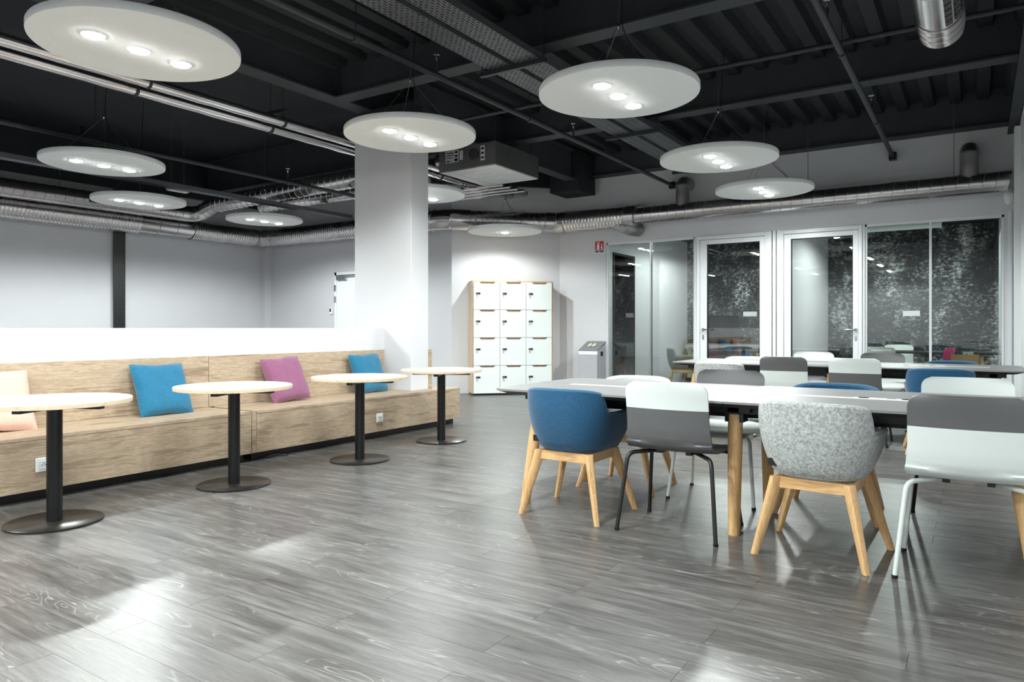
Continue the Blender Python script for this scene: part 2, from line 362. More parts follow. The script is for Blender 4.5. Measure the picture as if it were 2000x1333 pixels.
# ------------------------------------------------------------ glazed wall: windows and doors
def glazed(name, label, segs):
    """segs: pane edges in pixels; thin mullion between neighbours"""
    w0 = bpy.data.objects.new(name, None); COL.objects.link(w0); w0.location = (atY(segs[0], YG), YG, 0); struct(w0, label, 'window')
    ox = w0.location.x; a, b = 0, atY(segs[-1], YG)-ox
    obj('frame', B((a, a+.025, .01, .09, .0, GT), (b-.025, b, .01, .09, 0, GT), (a, b, .01, .09, GT-.03, GT), (a, b, .01, .09, 0, .05)), 'alu', w0)
    for i, (p, q) in enumerate(zip(segs, segs[1:])):
        x0, x1 = atY(p, YG)-ox, atY(q, YG)-ox
        obj('pane', B((x0+.012, x1-.012, .04, .05, .04, GT-.02)), 'glass', w0)
        if i: obj('mullion', B((x0-.014, x0+.014, .02, .075, .05, GT-.03)), 'chrome' if name == 'window_1' else 'alu', w0)
    return w0
glazed('window_1', 'clear glazed panel beside the bin, left of the first glass door', [1184, 1269.5, 1357])
glazed('window_2', 'wide clear glazed panel at the right end, before dark wallpaper', [1689, 1817, 1961])
def gdoor(name, label, pf0, pf1, pg0, pg1, hinge_left):
    x0, x1 = atY(pf0, YG), atY(pf1, YG); g0, g1 = atY(pg0, YG)-x0, atY(pg1, YG)-x0; W = x1-x0
    d = bpy.data.objects.new(name, None); COL.objects.link(d); d.location = (x0, YG, 0); struct(d, label, 'door')
    obj('door_frame', B((-.05, .0, -.03, .1, 0, 2.575), (W, W+.05, -.03, .1, 0, 2.575), (.0, W, -.03, .1, 2.515, 2.575), bev=.006, seg=1), 'alu', d)
    tz = 2.44
    lf = obj('leaf', B((.004, g0, -.012, .06, .008, 2.51), (g1, W-.004, -.012, .06, .008, 2.51), (g0, g1, -.012, .06, tz, 2.51), (g0, g1, -.012, .06, .008, .11), bev=.004, seg=1), 'alu', d)
    obj('gasket', B((g0, g0+.008, -.006, .05, .11, tz), (g1-.008, g1, -.006, .05, .11, tz), (g0, g1, -.006, .05, tz-.008, tz)), 'rubber', lf)
    obj('pane', B((g0+.004, g1-.004, .02, .03, .1, tz)), 'glass', d)
    hx = (g0*.5 if hinge_left else (g1+W)*.5); s = 1 if hinge_left else -1
    bm = tubes([fillet([(hx, -.012, 1.105), (hx, -.065, 1.105), (hx+s*.13, -.065, 1.105)], .02)], .011, 8)
    lathe(bm, [(.026, 0), (.026, .01)], 16, rmat((hx, -.012, 1.105), PI/2)); hd = obj('handle', bm, 'chrome', d, True)
    bm = bmesh.new(); prism(bm, rrect(.016, .038, .015, 4), 0, .008, rmat((hx, -.012, .985), PI/2)); obj('lock_plate', bm, 'chrome', d)
gdoor('door_1', 'left white framed glass door with lever handle on its left stile', 1367, 1495, 1381, 1484, True)
gdoor('door_2', 'right white framed glass door with lever handle on its right stile', 1531, 1677, 1545, 1666, False)
tx0, tx1 = atY(1499, YG)+.015, atY(1527, YG)-.015
bm = B((tx0, tx1, YG-.02, YG+.1, 0, GT))
for i in range(3):
    x = tx0+(tx1-tx0)*(i+.5)/3; addbox(bm, x-.035, x+.035, YG-.028, YG-.02, 0, GT)
o = obj('trim_2', bm, 'alu'); struct(o, 'white ribbed post between the two glass doors', 'post')
o = obj('trim_3', B((atY(1357, YG), atY(1362, YG), YG-.01, YG+.1, 0, GT)), 'alu'); struct(o, 'white mullion left of the first glass door', 'post')
o = obj('trim_4', B((atY(1682, YG), atY(1689, YG), YG-.01, YG+.1, 0, GT)), 'alu'); struct(o, 'white mullion right of the second glass door', 'post')
o = obj('trim_5', B((GX1+.03, GX1+.075, YG-.03, YG, 0, 2.62)), 'alu'); struct(o, 'white casing strip at the right end of the glazing', 'post')
o = obj('trim_6', B((XR-.06, XR, 10.2, 10.42, 0, 3.5)), 'white'); struct(o, 'white pilaster on the right wall near the glazing', 'pilaster')
# ------------------------------------------------------------ ceiling: deck, beams
DZ, BZ = 4.05, 3.69
bm = bmesh.new(); prof = []
x = -6.0
while x < XR+.1:
    prof += [(x, DZ), (x+.12, DZ), (x+.15, DZ+.085), (x+.27, DZ+.085)]; x += .3
for (xa, za), (xb, zb) in zip(prof, prof[1:]):
    v = [bm.verts.new(p) for p in ((xa, YF, za), (xb, YF, zb), (xb, YG+.1, zb), (xa, YG+.1, za))]; bm.faces.new(v)
addbox(bm, -6.0, XR+.15, YF, YG+.15, DZ+.09, DZ+.19)
ceil = obj('ceiling', bm, 'deck'); struct(ceil, 'black corrugated metal deck ceiling', 'ceiling')
o = obj('slab', B((XL-.15, -6.0, YF, YG+.1, 4.3, 4.45)), 'slab', ceil)
def ibeam(name, axis, a, b, c, bz=BZ, bw=.2, tz=DZ, web=.012):
    h = bw/2
    bxs = [(a, b, c-h, c+h, bz, bz+.018), (a, b, c-web, c+web, bz+.018, tz), (a, b, c-h, c+h, tz-.018, tz)]
    if axis == 'Y': bxs = [(q[2], q[3], q[0], q[1], q[4], q[5]) for q in bxs]
    return obj(name, B(*bxs), 'steel', ceil)
for Y in (-2.3, .35, 3.0, 5.61, 8.26, 10.88): ibeam('beam', 'X', -5.96, XR, Y, tz=DZ+.088)
ibeam('beam', 'Y', YF, 9.0, -6.07, bw=.22)
ibeam('beam', 'Y', YF, 10.9, XR-.06, BZ-.12, .1)
for Y in (-2.0, 8.2): ibeam('beam', 'X', XL, -6.1, Y, 3.69, .2, 4.3)
obj('beam_end_box', B((-6.0, -5.45, 10.3, 10.88, 3.39, 4.05)), 'deck', ceil)
bm = bmesh.new(); prism(bm, [(-7.6, YB-.02), (DX-.02, DY-.02), (DX-.02, DY-.16), (-7.55, YB-.16)], 3.6, 4.25); obj('edge_beam', bm, 'deck', ceil)
obj('edge_beam', B((XL+.001, XL+.12, YF+.01, YB-.01, 3.58, 4.29)), 'deck', ceil); obj('edge_beam', B((XL+.13, -7.6, YB-.12, YB-.001, 3.62, 4.29)), 'deck', ceil)
ibeam('beam', 'Y', 6.4, 10.28, -5.6, 3.56, .2)
obj('pillar_head', B((PXa+.05, PXb-.05, PYa+.04, PYb-.04, 3.56, 3.7)), 'deck', ceil)
bm = bmesh.new()
for Y in (8.2,):
    for i in range(40):
        for s in (-1, 1): lathe(bm, [(.013, 0), (.013, .01)], 8, rmat((-6.4-i*.13, Y+s*.06, 3.68)))
q = obj('bolt_heads', bm, 'black', ceil); q['kind'] = 'stuff'
# ------------------------------------------------------------ ceiling services
def single(name, bm, mat, label, cat, group=None, smooth=True):
    return tag(obj(name, bm, mat, None, smooth), label, cat, group)
def rods(name, xys, z0, z1, r, mat, parent):
    for x, y in xys: obj(name, tubes([[(x, y, z0), (x, y, z1)]], r, 6), mat, parent)
# main wall duct: flexible part round the corner, spiral part over the glazing
md = thing('air_duct', 'large silver air duct running round the far walls to the lockers and glazing', 'duct')
def part_duct(name, pts, r, pitch, ridge, mat, parent, bend=.35, n=26):
    global SHARP
    bm = bmesh.new(); ductbm(bm, pts, r, pitch, ridge, n, bend); SHARP = 20 if pitch >= .08 else 60; o = obj(name, bm, mat, parent, True); SHARP = 38; return o
ZD = 2.95
part_duct('flexible_section', [(-12.24, YF+.3, ZD), (-12.24, 6.75, ZD)], .175, .055, .008, 'flex', md)
part_duct('collar', [(-12.24, 6.75, ZD), (-12.24, 7.75, ZD)], .165, .35, .01, 'duct', md)
part_duct('flexible_section', [(-12.24, 7.75, ZD), (-12.24, 9.3, ZD), (-11.9, 9.37, ZD)], .17, .05, .008, 'flex', md, .3)
part_duct('corner_bend', [(-12.24, 9.12, ZD), (-12.24, 9.37, ZD), (-11.95, 9.37, ZD)], .182, .2, .012, 'duct', md, .16)
part_duct('flexible_section', [(-11.95, 9.37, ZD), (-8.0, 9.37, ZD)], .17, .06, .008, 'flex', md)
part_duct('collar', [(-8.0, 9.37, ZD), (-7.45, 9.37, ZD), (-7.2, 9.62, ZD)], .185, .28, .01, 'duct', md, .2)
part_duct('flexible_section', [(-7.2, 9.62, ZD), (-6.28, 10.54, ZD)], .172, .1, .007, 'flex', md)
part_duct('collar', [(-6.28, 10.54, ZD), (-6.1, 10.72, ZD), (-5.9, 10.72, ZD)], .182, .2, .01, 'duct', md, .15)
part_duct('flexible_section', [(-5.9, 10.72, ZD), (-4.78, 10.72, ZD)], .17, .06, .007, 'flex', md)
part_duct('reducer', [(-4.8, 10.72, ZD), (-4.62, 10.72, ZD)], .18, .18, .015, 'duct', md)
part_duct('spiral_section', [(-4.62, 10.72, ZD), (.33, 10.72, ZD)], .135, .14, .009, 'duct', md)
for x, lo in ((atY(1333, 10.72), 'a'), (atY(1893, 10.72), 'b')):
    bm = bmesh.new(); ductbm(bm, [(x, 10.72, ZD+.1), (x, 10.72, ZD+.46), (x, 11.0, ZD+.46)], .105, .3, .008, 22, .2); obj('riser_elbow', bm, 'fcu', md, True)
part_duct('flexible_tail', [(-4.98, 10.72, ZD-.1), (-4.75, 10.7, ZD-.2), (-4.7, 10.98, ZD-.2)], .1, .05, .008, 'fcu', md, .15)
rods('hanger', [(atY(1578, 10.72), 10.72), (atY(1863, 10.72), 10.72), (-11.9+.5, 9.37), (-9, 9.37), (-12.24, 2.5), (-12.24, 5.5)], ZD+.1, 4.05, .004, 'wire', md)
# upper spiral duct on the left wall, turning towards the pillar
ud = thing('air_duct', 'slimmer spiral duct with a slotted grille above the flexible duct on the far left wall', 'duct')
part_duct('spiral_section', [(-12.0, YF+.3, 3.2), (-12.0, 7.75, 3.2), (-11.5, 7.75, 3.36), (-7.1, 7.75, 3.43)], .14, .14, .006, 'duct', ud, .45)
gy = atX(215, -11.9); bm = bmesh.new()
for i in range(3): addbox(bm, -11.862, -11.848, gy-.3+i*.21, gy-.12+i*.21, 3.165, 3.19)
obj('grille_slot', bm, 'black', ud); obj('grille', B((-11.875, -11.855, gy-.35, gy+.37, 3.14, 3.25), bev=.003, seg=1), 'chrome', ud)
sd = thing('air_duct', 'short spiral duct passing below its twin left of the pillar', 'duct')
part_duct('spiral_section', [(-11.0, 8.4, 3.38), (-7.1, 8.4, 3.38)], .115, .14, .006, 'duct', sd); rods('hanger', [(-10.4, 8.4), (-8, 8.4)], 3.35, 4.3, .004, 'wire', sd)
# duct with slotted grille above the viewer, at the top right
x = -.2; fd = thing('air_duct', 'bright silver spiral duct end with slotted grilles at the top right', 'duct')
bm = bmesh.new(); ye = 5.42
ductbm(bm, [(x, -1.5, 3.08), (x, ye-.3, 3.08)], .125, .5, .004, 32); ductbm(bm, [(x, ye-.3, 3.08), (x, ye, 3.08)], .129, .1, .006, 32); obj('spiral_section', bm, 'duct', fd, True)
bm = bmesh.new()
for k, a in enumerate((-78, -52, -26)):
    for j in range(6):
        M = Matrix.Translation((x, ye-.42-j*.085, 3.08)) @ Matrix.Rotation(math.radians(a), 4, 'Y') @ Matrix.Translation((0, 0, -.127)); addbox(bm, -.02, .02, -.035, .035, -.004, .002, M)
obj('grille_slot', bm, 'black', fd); rods('hanger', [(x-.1, 4.6), (x+.1, 4.6), (x-.1, 1), (x+.1, 1)], 3.1, DZ, .004, 'wire', fd)
# fan coil unit
fc = thing('fan_coil_unit', 'silver ceiling fan coil box with label plates hanging right of the pillar', 'air conditioner', (-5.69, 8.1, 0))
fx, fy = .47, .54
obj('casing', B((-fx, fx, -fy, fy, 3.255, 3.56), bev=.004, seg=1), 'fcu', fc)
obj('bottom_panel', B((-fx+.01, -.3, -fy+.01, fy-.01, 3.245, 3.255), (-.29, fx-.01, -fy+.01, .04, 3.245, 3.255), (-.29, fx-.01, .05, fy-.01, 3.245, 3.255)), 'galv', fc)
bm = bmesh.new(); lathe(bm, [(.075, 0), (.075, .012), (.065, .014)], 24, rmat((.12, -fy, 3.43), PI/2)); obj('round_knockout', bm, 'steel', fc, True)
lb = obj('rating_label', B((-.35, -.13, -fy-.004, -fy, 3.36, 3.52)), 'sign', fc)
obj('label_print', B((-.33, -.21, -fy-.006, -fy-.004, 3.485, 3.497), (-.33, -.2, -fy-.006, -fy-.004, 3.455, 3.465), (-.33, -.23, -fy-.006, -fy-.004, 3.425, 3.433), (-.19, -.145, -fy-.006, -fy-.004, 3.48, 3.505), (-.19, -.145, -fy-.006, -fy-.004, 3.43, 3.455), (-.195, -.145, -fy-.006, -fy-.004, 3.375, 3.41), (-.33, -.28, -fy-.006, -fy-.004, 3.375, 3.39)), 'black', lb)
obj('rating_label', B((-.11, -.06, -fy-.004, -fy, 3.38, 3.50)), 'sign', fc); obj('rating_label', B((.235, .30, -fy-.004, -fy, 3.33, 3.52)), 'sign', fc)
for z in (3.35, 3.41, 3.47): obj('label_print', B((.245, .29, -fy-.006, -fy-.004, z, z+.03)), 'steel', fc)
rods('hanger', [(-.4, -.45), (.4, -.45), (-.4, .45), (.4, .45)], 3.56, DZ, .006, 'pipe', fc)
bm = bmesh.new(); ductbm(bm, [(-fx, -.35, 3.43), (-fx-.12, -.35, 3.43)], .13, .1, .005); obj('duct_spigot', bm, 'duct', fc, True)
for i in range(4):
    y = 8.9+i*.11; single('silver_pipe', tubes([[(-7.2, y, 3.3-.02*i), (-6.0+.06*i, y, 3.3-.02*i)]], .03, 10), 'foil', 'thin silver pipe below the fan coil box, %s from the viewer' % ('nearest', 'second', 'third', 'farthest')[i], 'pipe', 'silver pipes under the fan coil')
# foil pipes
for i, x in enumerate((-6.52, -6.74)):
    bm = bmesh.new(); pts = resample([(x, YF+.2, 3.44-.03*i), (x, 10.35-.1*i, 3.44-.03*i)], .16); sweep(bm, pts, [.054+random.uniform(-.003, .004) for _ in pts], 14)
    fp = thing('insulated_pipe', ('right hand' if i == 0 else 'left hand')+' foil wrapped pipe running above the bench towards the pillar', 'pipe', group='foil wrapped pipes'); obj('foil_sleeve', bm, 'foil', fp, True)
    for k, y in enumerate((.6, 2.15, 3.7, 5.25, 6.8, 8.3)):
        bm = bmesh.new(); lathe(bm, [(.064, -.012), (.064, .012)], 14, rmat((x, y, 3.44-.03*i), PI/2)); sweep(bm, [(x, y, 3.5), (x, y, 4.05)], .004, 6)
        obj('pipe_clamp', bm, 'pipe', fp)
for i, (y) in enumerate((2.1, 3.65, 5.2)):
    single('support_channel', B((-7.05, -6.4, y-.02, y+.02, 3.53, 3.57)), 'pipe', 'short dark channel above the foil pipes, %s' % ('nearest of three', 'middle of three', 'farthest of three')[i], 'bracket', 'pipe support channels', False)
# sprinkler and other dark pipes along the room
def sprink(x, z, y0, y1, label, heads, r=.028):
    t = thing('sprinkler_pipe', label, 'pipe', group='dark sprinkler pipes')
    obj('tube', tubes([[(x, y0, z), (x, y1, z)]], r, 12), 'pipe', t, True)
    for y in (1.5, 4.0, 6.6, 9.0):
        if y0 < y < y1: bm = bmesh.new(); lathe(bm, [(r*1.35, -.03), (r*1.35, .03)], 12, rmat((x, y, z), PI/2)); sweep(bm, [(x, y, z), (x, y, DZ)], .005, 6); obj('coupling', bm, 'pipe', t, True)
    for y in heads:
        bm = bmesh.new(); M = rmat((x, y, z+r)); lathe(bm, [(.012, 0), (.012, .1)], 10, M); h = obj('sprinkler_head', bm, 'pipe', t)
        bm = bmesh.new(); lathe(bm, [(.008, .1), (.014, .13), (.008, .15), (.028, .16), (.028, .164)], 12, M); obj('deflector', bm, 'chrome', h)
    obj('end_bracket', B((x-.045, x+.045, y1-.05, y1+.045, z-.05, z+.05)), 'black', t)
sprink(-4.1, 3.42, YF+.2, YG-.06, 'dark sprinkler pipe crossing the ceiling left of the cable trays', (5.0, 7.6))
sprink(-.97, 3.47, YF+.2, YG-.06, 'dark sprinkler pipe crossing the ceiling at the right', (5.9, 8.6))
sprink(-8.1, 3.18, YF+.2, YB-.06, 'dark sprinkler pipe above the lamps behind the low partition', (3.0, 6.6))
single('conduit', tubes([[(-5.9, 6.75, 3.62), (XR, 6.75, 3.62)]], .022, 10), 'pipe', 'thin dark conduit crossing under the deck between the two near beams', 'pipe')
# cable trays with real slots
def traybm(w, y0, y1, rows=8, pitch=.06):
    bm = bmesh.new(); n = int((y1-y0)/pitch); cw = w/rows; sl, sw = pitch*.62, cw*.34
    for r in range(rows):
        xa = -w/2+r*cw; xb = xa+cw; xm = (xa+xb)/2; off = pitch*.5*(r % 2)
        for k in range(n):
            a = y0+k*pitch+off; b = a+pitch; m = (a+b)/2
            o_ = [bm.verts.new(p+(0,)) for p in ((xa, a), (xb, a), (xb, b), (xa, b))]; i_ = [bm.verts.new(p+(0,)) for p in ((xm-sw/2, m-sl/2), (xm+sw/2, m-sl/2), (xm+sw/2, m+sl/2), (xm-sw/2, m+sl/2))]
            for q in range(4): bm.faces.new((o_[q], o_[(q+1) % 4], i_[(q+1) % 4], i_[q]))
    return bm
def cable_tray(x, z, w, y0, y1, label, rows=8, cables=4):
    t = thing('cable_tray', label, 'cable tray', (x, 0, z), group='perforated cable trays')
    bm = traybm(w, y0, y1, rows)
    me_o = obj('perforated_base', bm, 'tray', t)
    obj('side_rail', B((-w/2-.002, -w/2, y0, y1, 0, .06), (w/2, w/2+.002, y0, y1, 0, .06)), 'tray', t)
    bm = tubes([[(-w*.3+.6*w*i/max(1, cables-1), y0, .014), (-w*.3+.6*w*i/max(1, cables-1), y1, .014)] for i in range(cables)], .009, 6); c = obj('cable_bundle', bm, 'black', t); c['kind'] = 'stuff'
    return t
t1 = cable_tray(-3.64, 3.5, .23, YF+.3, 10.6, 'left of the two slotted trays slung under the middle of the ceiling')
t2 = cable_tray(-3.34, 3.5, .23, YF+.3, 10.6, 'right of the two slotted trays slung under the middle of the ceiling')
t3 = cable_tray(-9.47, 3.1, .14, YF+.3, YB-.55, 'narrow dark cable tray running behind the lamps at the far left', 5, 3)
for i, y in enumerate((2.0, 5.35, 8.0, 10.3)):
    tb = thing('tray_bracket', 'slotted bracket on threaded rods under the paired cable trays, %s from the viewer' % ('nearest', 'second', 'third', 'farthest')[i], 'bracket', (0, y, 0), group='cable tray brackets')
    bm = B((-3.86, -3.16, -.02, .02, 3.455, 3.495)); obj('channel', bm, 'pipe', tb); rods('threaded_rod', [(-3.84, 0), (-3.18, 0)], 3.46, DZ, .006, 'pipe', tb)
el = thing('emergency_light', 'small white box light hung at the left between the round lamps', 'lamp', (atZ(347, 370, 3.2)[0], atZ(347, 370, 3.2)[1], 3.2))
obj('housing', B((-.05, .05, -.16, .16, -.03, .02), bev=.006, seg=1), 'white', el); obj('diffuser', B((-.042, .042, -.15, .15, -.036, -.03)), 'fog', el); rods('hanger', [(0, -.1), (0, .1)], .02, 1.1, .003, 'wire', el)
# ------------------------------------------------------------ round pendant lamps
panel_me = [None]; trim_me = [None]; bulb_me = [None]
def pendant(x, y, z, top, label, spots=(-.28, 0, .28), power=1.0, group='round white pendant lamps'):
    t = thing('pendant_lamp', label, 'lamp', (x, y, z), group=group)
    if panel_me[0] is None:
        bm = bmesh.new(); lathe(bm, [(.585, 0), (.598, .004), (.6, .012), (.6, .046), (.596, .054), (.585, .056)], 72); panel_me[0] = obj('panel', bm, 'panel', t, True).data
        bm = bmesh.new(); lathe(bm, [(.07, -.001), (.07, -.006), (.06, -.008), (.06, -.001)], 24, cap=False); trim_me[0] = bm2me('spot_trim', bm, 'white')
        bm = bmesh.new(); lathe(bm, [(.06, -.002), (.056, -.012), (.036, -.019), (.008, -.021)], 20); bulb_me[0] = bm2me('led', bm, 'lamp')
    else: obj('panel', panel_me[0], None, t)
    for s in spots:
        h = obj('spot', trim_me[0], None, t, loc=(0, s, 0)); obj('led', bulb_me[0], None, h)
        ld = bpy.data.lights.new('spot_light', 'SPOT'); ld.energy = SPOT_W*power; ld.spot_size = math.radians(164); ld.spot_blend = .35; ld.shadow_soft_size = .04; ld.color = (.94, 1, .985)
        lo = bpy.data.objects.new('spot_light', ld); COL.objects.link(lo); lo.parent = h; lo.location = (0, 0, -.03)
    ap = min(.52, (top-z)*.85)
    for k in range(3):
        a = 2*PI*k/3+.5; obj('suspension_wire', tubes([[(.42*math.cos(a), .42*math.sin(a), .055), (0, 0, ap)]], .0022, 5), 'wire', t)
    obj('ceiling_wire', tubes([[(0, 0, ap), (0, 0, top-z)]], .0025, 5), 'wire', t)
    bm = bmesh.new(); lathe(bm, [(.006, ap-.02), (.012, ap), (.006, ap+.03)], 8); obj('wire_hook', bm, 'chrome', t)
    pts = fillet([(.1, .05, .055), (.3, .1, ap*.3), (.12, .02, ap*.6), (.02, 0, ap), (.05, .03, top-z)], .15, 6); obj('power_cable', tubes([pts], .004, 5), 'black', t)
def bm2me(name, bm, mat):
    me = bpy.data.meshes.new(name); bmesh.ops.recalc_face_normals(bm, faces=bm.faces[:]); bm.to_mesh(me); bm.free(); me.materials.append(MT[mat])
    me.polygons.foreach_set('use_smooth', [True]*len(me.polygons)); return me
LZ = 2.885
pendant(-4.42, 2.45, LZ, DZ, 'largest round white lamp at the top left, over the nearest cafe table', power=.5)
pendant(-4.36, 4.94, LZ, DZ, 'round white lamp hanging in front of the top of the pillar', power=.46)
pendant(-7.88, 3.98, LZ, 4.3, 'round white lamp second from the top at the left, behind the low partition', power=1.05)
pendant(-9.81, 5.44, LZ, 4.3, 'round white lamp overlapping the silver wall duct at the left', power=1.15)
pendant(-9.80, 7.52, LZ, 4.3, 'small round white lamp before the far corner, left of the pillar', power=1.15)
pendant(-6.2, 7.21, LZ, DZ, 'round white lamp half hidden by the pillar', power=.8)
pendant(-6.4, 9.54, 2.68, 4.05, 'flat round white lamp with one bright spot above the lockers', (0,), 1.0)
pendant(-2.27, 4.92, LZ, DZ, 'large round white lamp above the front long table')
pendant(-2.28, 7.42, LZ, DZ, 'round white lamp in the middle of the right hand row')
pendant(-2.30, 9.40, LZ, DZ, 'round white lamp nearest the glass doors')
for i, (x, y) in enumerate([(-4.4, -.03), (-4.4, -2.5), (-2.27, 2.22), (-2.27, -.05), (-2.27, -2.5), (-7.4, 1.2), (-7.4, -1.2), (-9.8, .4), (-9.8, 2.9)]):  # unseen pendants added beyond the frame to light the lounge
    pendant(x, y, LZ, DZ if x > -6 else 4.3, 'unseen round white lamp added outside the picture to light the room', power=(1.2 if x > -3 else .75), group='added pendant lamps outside the picture')
# ------------------------------------------------------------ bench
SX, BX, SZ, YS, YE = -5.12, -5.725, .425, 3.80, 6.68
def bench(name, label, y0, y1, seams):
    t = thing(name, label, 'bench', (SX, y0, 0), group='wooden wall benches'); L = y1-y0
    obj('seat', B((BX-SX, 0, .002, L-.002, SZ-.025, SZ), bev=.002, seg=1), 'oak', t)
    obj('front_panel', B((-.02, -.002, .002, L-.002, .07, SZ-.026), bev=.0015, seg=1), 'oak', t)
    obj('plinth', B((-.5, -.09, .01, L-.02, 0, .07)), 'black', t); return t
b1 = bench('wall_bench', 'pale oak bench section at the left with the pink and first blue cushion', 0.2, YS, ())
obj('backrest', B((BX-SX-.018, BX-SX, .002, YS-.2-.002, SZ, .88), bev=.002, seg=1), 'oak', b1)
b2 = bench('wall_bench', 'pale oak bench section running past the pillar with the mauve cushion', YS+.05, YE, ())
obj('backrest', B((BX-SX-.018, BX-SX, -.048, 6.03-YS-.05, SZ, .88), bev=.002, seg=1), 'oak', b2)
obj('end_panel', B((BX-SX, -.022, YE-YS-.05-.02, YE-YS-.05, .07, SZ-.026)), 'oak', b2); obj('filler_strip', B((-.03, -.006, -.045, -.002, .07, SZ-.004)), 'oak', b2)
obj('cable_tail', tubes([fillet([(-.02, .10, .012), (-.0, .2, .03), (.03, .3, .008), (-.06, .36, .01)], .05)], .006, 6), 'black', b2)
o = obj('back_panel', B((PXb-.3, PXb+.004, PYb+.002, PYb+.06, SZ, .88)), 'oak'); tag(o, 'narrow oak panel edge standing on the bench right of the pillar', 'panel')
def socket(x, y, z, label, face='X'):
    t = thing('wall_socket', label, 'socket', (x, y, z), 0 if face == 'X' else -PI/2, group='white power sockets')
    obj('cover_plate', B((0, .012, -.045, .045, -.045, .045), bev=.003, seg=1), 'white', t); obj('socket_face', B((.012, .016, -.028, .028, -.028, .028), bev=.002, seg=1), 'whitepl', t)
    bm = bmesh.new()
    bm.free()
    for y_, z_ in ((-.01, 0), (.01, 0), (0, .011)): bm = bmesh.new(); lathe(bm, [(.0032, .0), (.0032, .002)], 8, rmat((.0162, y_, z_), 0, PI/2)); obj('pin_hole', bm, 'black', t)
socket(SX-.002, atX(84, SX), .235, 'white power socket low on the bench front beside the nearest cafe table')
socket(SX-.002, atX(741, SX), .21, 'white power socket on the bench front between the far cafe tables')
socket(atY(862, YB), YB, .35, 'small white power socket on the grey wall left of the lockers', 'Y')
# cushions
cush_me = []
def cushion_mesh():
    bm = bmesh.new(); N = 22; R = .225
    def P(i, j, s):
        u, v = i/N*2-1, j/N*2-1
        k = 1-.07*(1-abs(u*v)**.6)*(max(abs(u), abs(v)))**4
        e = max(0, (1-u**4)*(1-v**4))**.55; wr = .006*math.sin(9*u+3*v)*math.sin(5*v-2*u)*(1-e*.4)
        return (u*R*(k if abs(u) > .5 else 1), v*R*(k if abs(v) > .5 else 1), s*(.075*e)+wr*e)
    g = {}
    for s in (1, -1):
        for i in range(N+1):
            for j in range(N+1):
                edge = i in (0, N) or j in (0, N); key = (i, j, 0 if edge else s)
                if key not in g: g[key] = bm.verts.new(P(i, j, 0 if edge else s))
    K = lambda i, j, s: g[(i, j, 0 if (i in (0, N) or j in (0, N)) else s)]
    for s in (1, -1):
        for i in range(N):
            for j in range(N):
                f = [K(i, j, s), K(i+1, j, s), K(i+1, j+1, s), K(i, j+1, s)]
                try: bm.faces.new(f if s > 0 else f[::-1])
                except ValueError: pass
    return bm
def cushion(px, mat, label, lean=24, twist=0, roll=0, dx=.15, size=1):
    y = atX(px, BX+dx); o = obj('cushion', cushion_mesh(), mat, None, True); o.scale = (size,)*3
    # local z of the pillow faces the room (+X), local y is up
    R_ = Matrix.Rotation(math.radians(twist), 4, 'Z') @ Matrix.Rotation(math.radians(-lean), 4, 'Y') @ Matrix(((0, 0, 1, 0), (1, 0, 0, 0), (0, 1, 0, 0), (0, 0, 0, 1))) @ Matrix.Rotation(math.radians(roll), 4, 'Z')
    o.rotation_euler = R_.to_euler()
    zs = [(R_ @ v.co*size) for v in o.data.vertices]; o.location = (BX+.012-min(v.x for v in zs), y, SZ-min(v.z for v in zs)-.004)
    return tag(o, label, 'cushion', 'bench cushions')
cushion(318, 'cblue', 'teal blue cushion leaning at the left, between the two nearest cafe tables', 25, 0, -1)
cushion(560, 'cpurple', 'mauve purple cushion leaning on the bench back', 24, 0, 3)
cushion(722, 'cblue', 'teal blue cushion in the corner by the pillar', 22, 0, 1)
cushion(-8, 'cpink', 'blush pink cushion cut by the left edge of the picture', 25, 0, -1)
# ------------------------------------------------------------ cafe tables
def cafe_table(x, y, label):
    t = thing('cafe_table', label, 'table', (x, y, 0), group='round cafe tables')
    bm = bmesh.new(); lathe(bm, [(.395, .69), (.402, .692), (.403, .705), (.403, .714), (.400, .717)], 56); obj('table_top', bm, 'topoak', t, True)
    bm = bmesh.new(); lathe(bm, [(.041, .012), (.041, .665)], 24); obj('column', bm, 'blacksat', t, True)
    bm = bmesh.new(); lathe(bm, [(.25, 0), (.252, .003), (.252, .009), (.248, .012)], 48); obj('base_plate', bm, 'plate', t, True)
    obj('support_bar', B((-.024, .024, -.29, .29, .662, .69), (-.29, .29, -.024, .024, .662, .69)), 'black', t, rot=(0, 0, .5))
cafe_table(-4.49, 1.99, 'round pale oak cafe table nearest, at the left edge'); cafe_table(-4.48, 3.175, 'second round cafe table from the left, before the teal cushion')
cafe_table(-4.42, 4.36, 'third round cafe table from the left, before the mauve cushion end'); cafe_table(-4.49, 5.55, 'farthest round cafe table, beside the pillar and lockers')
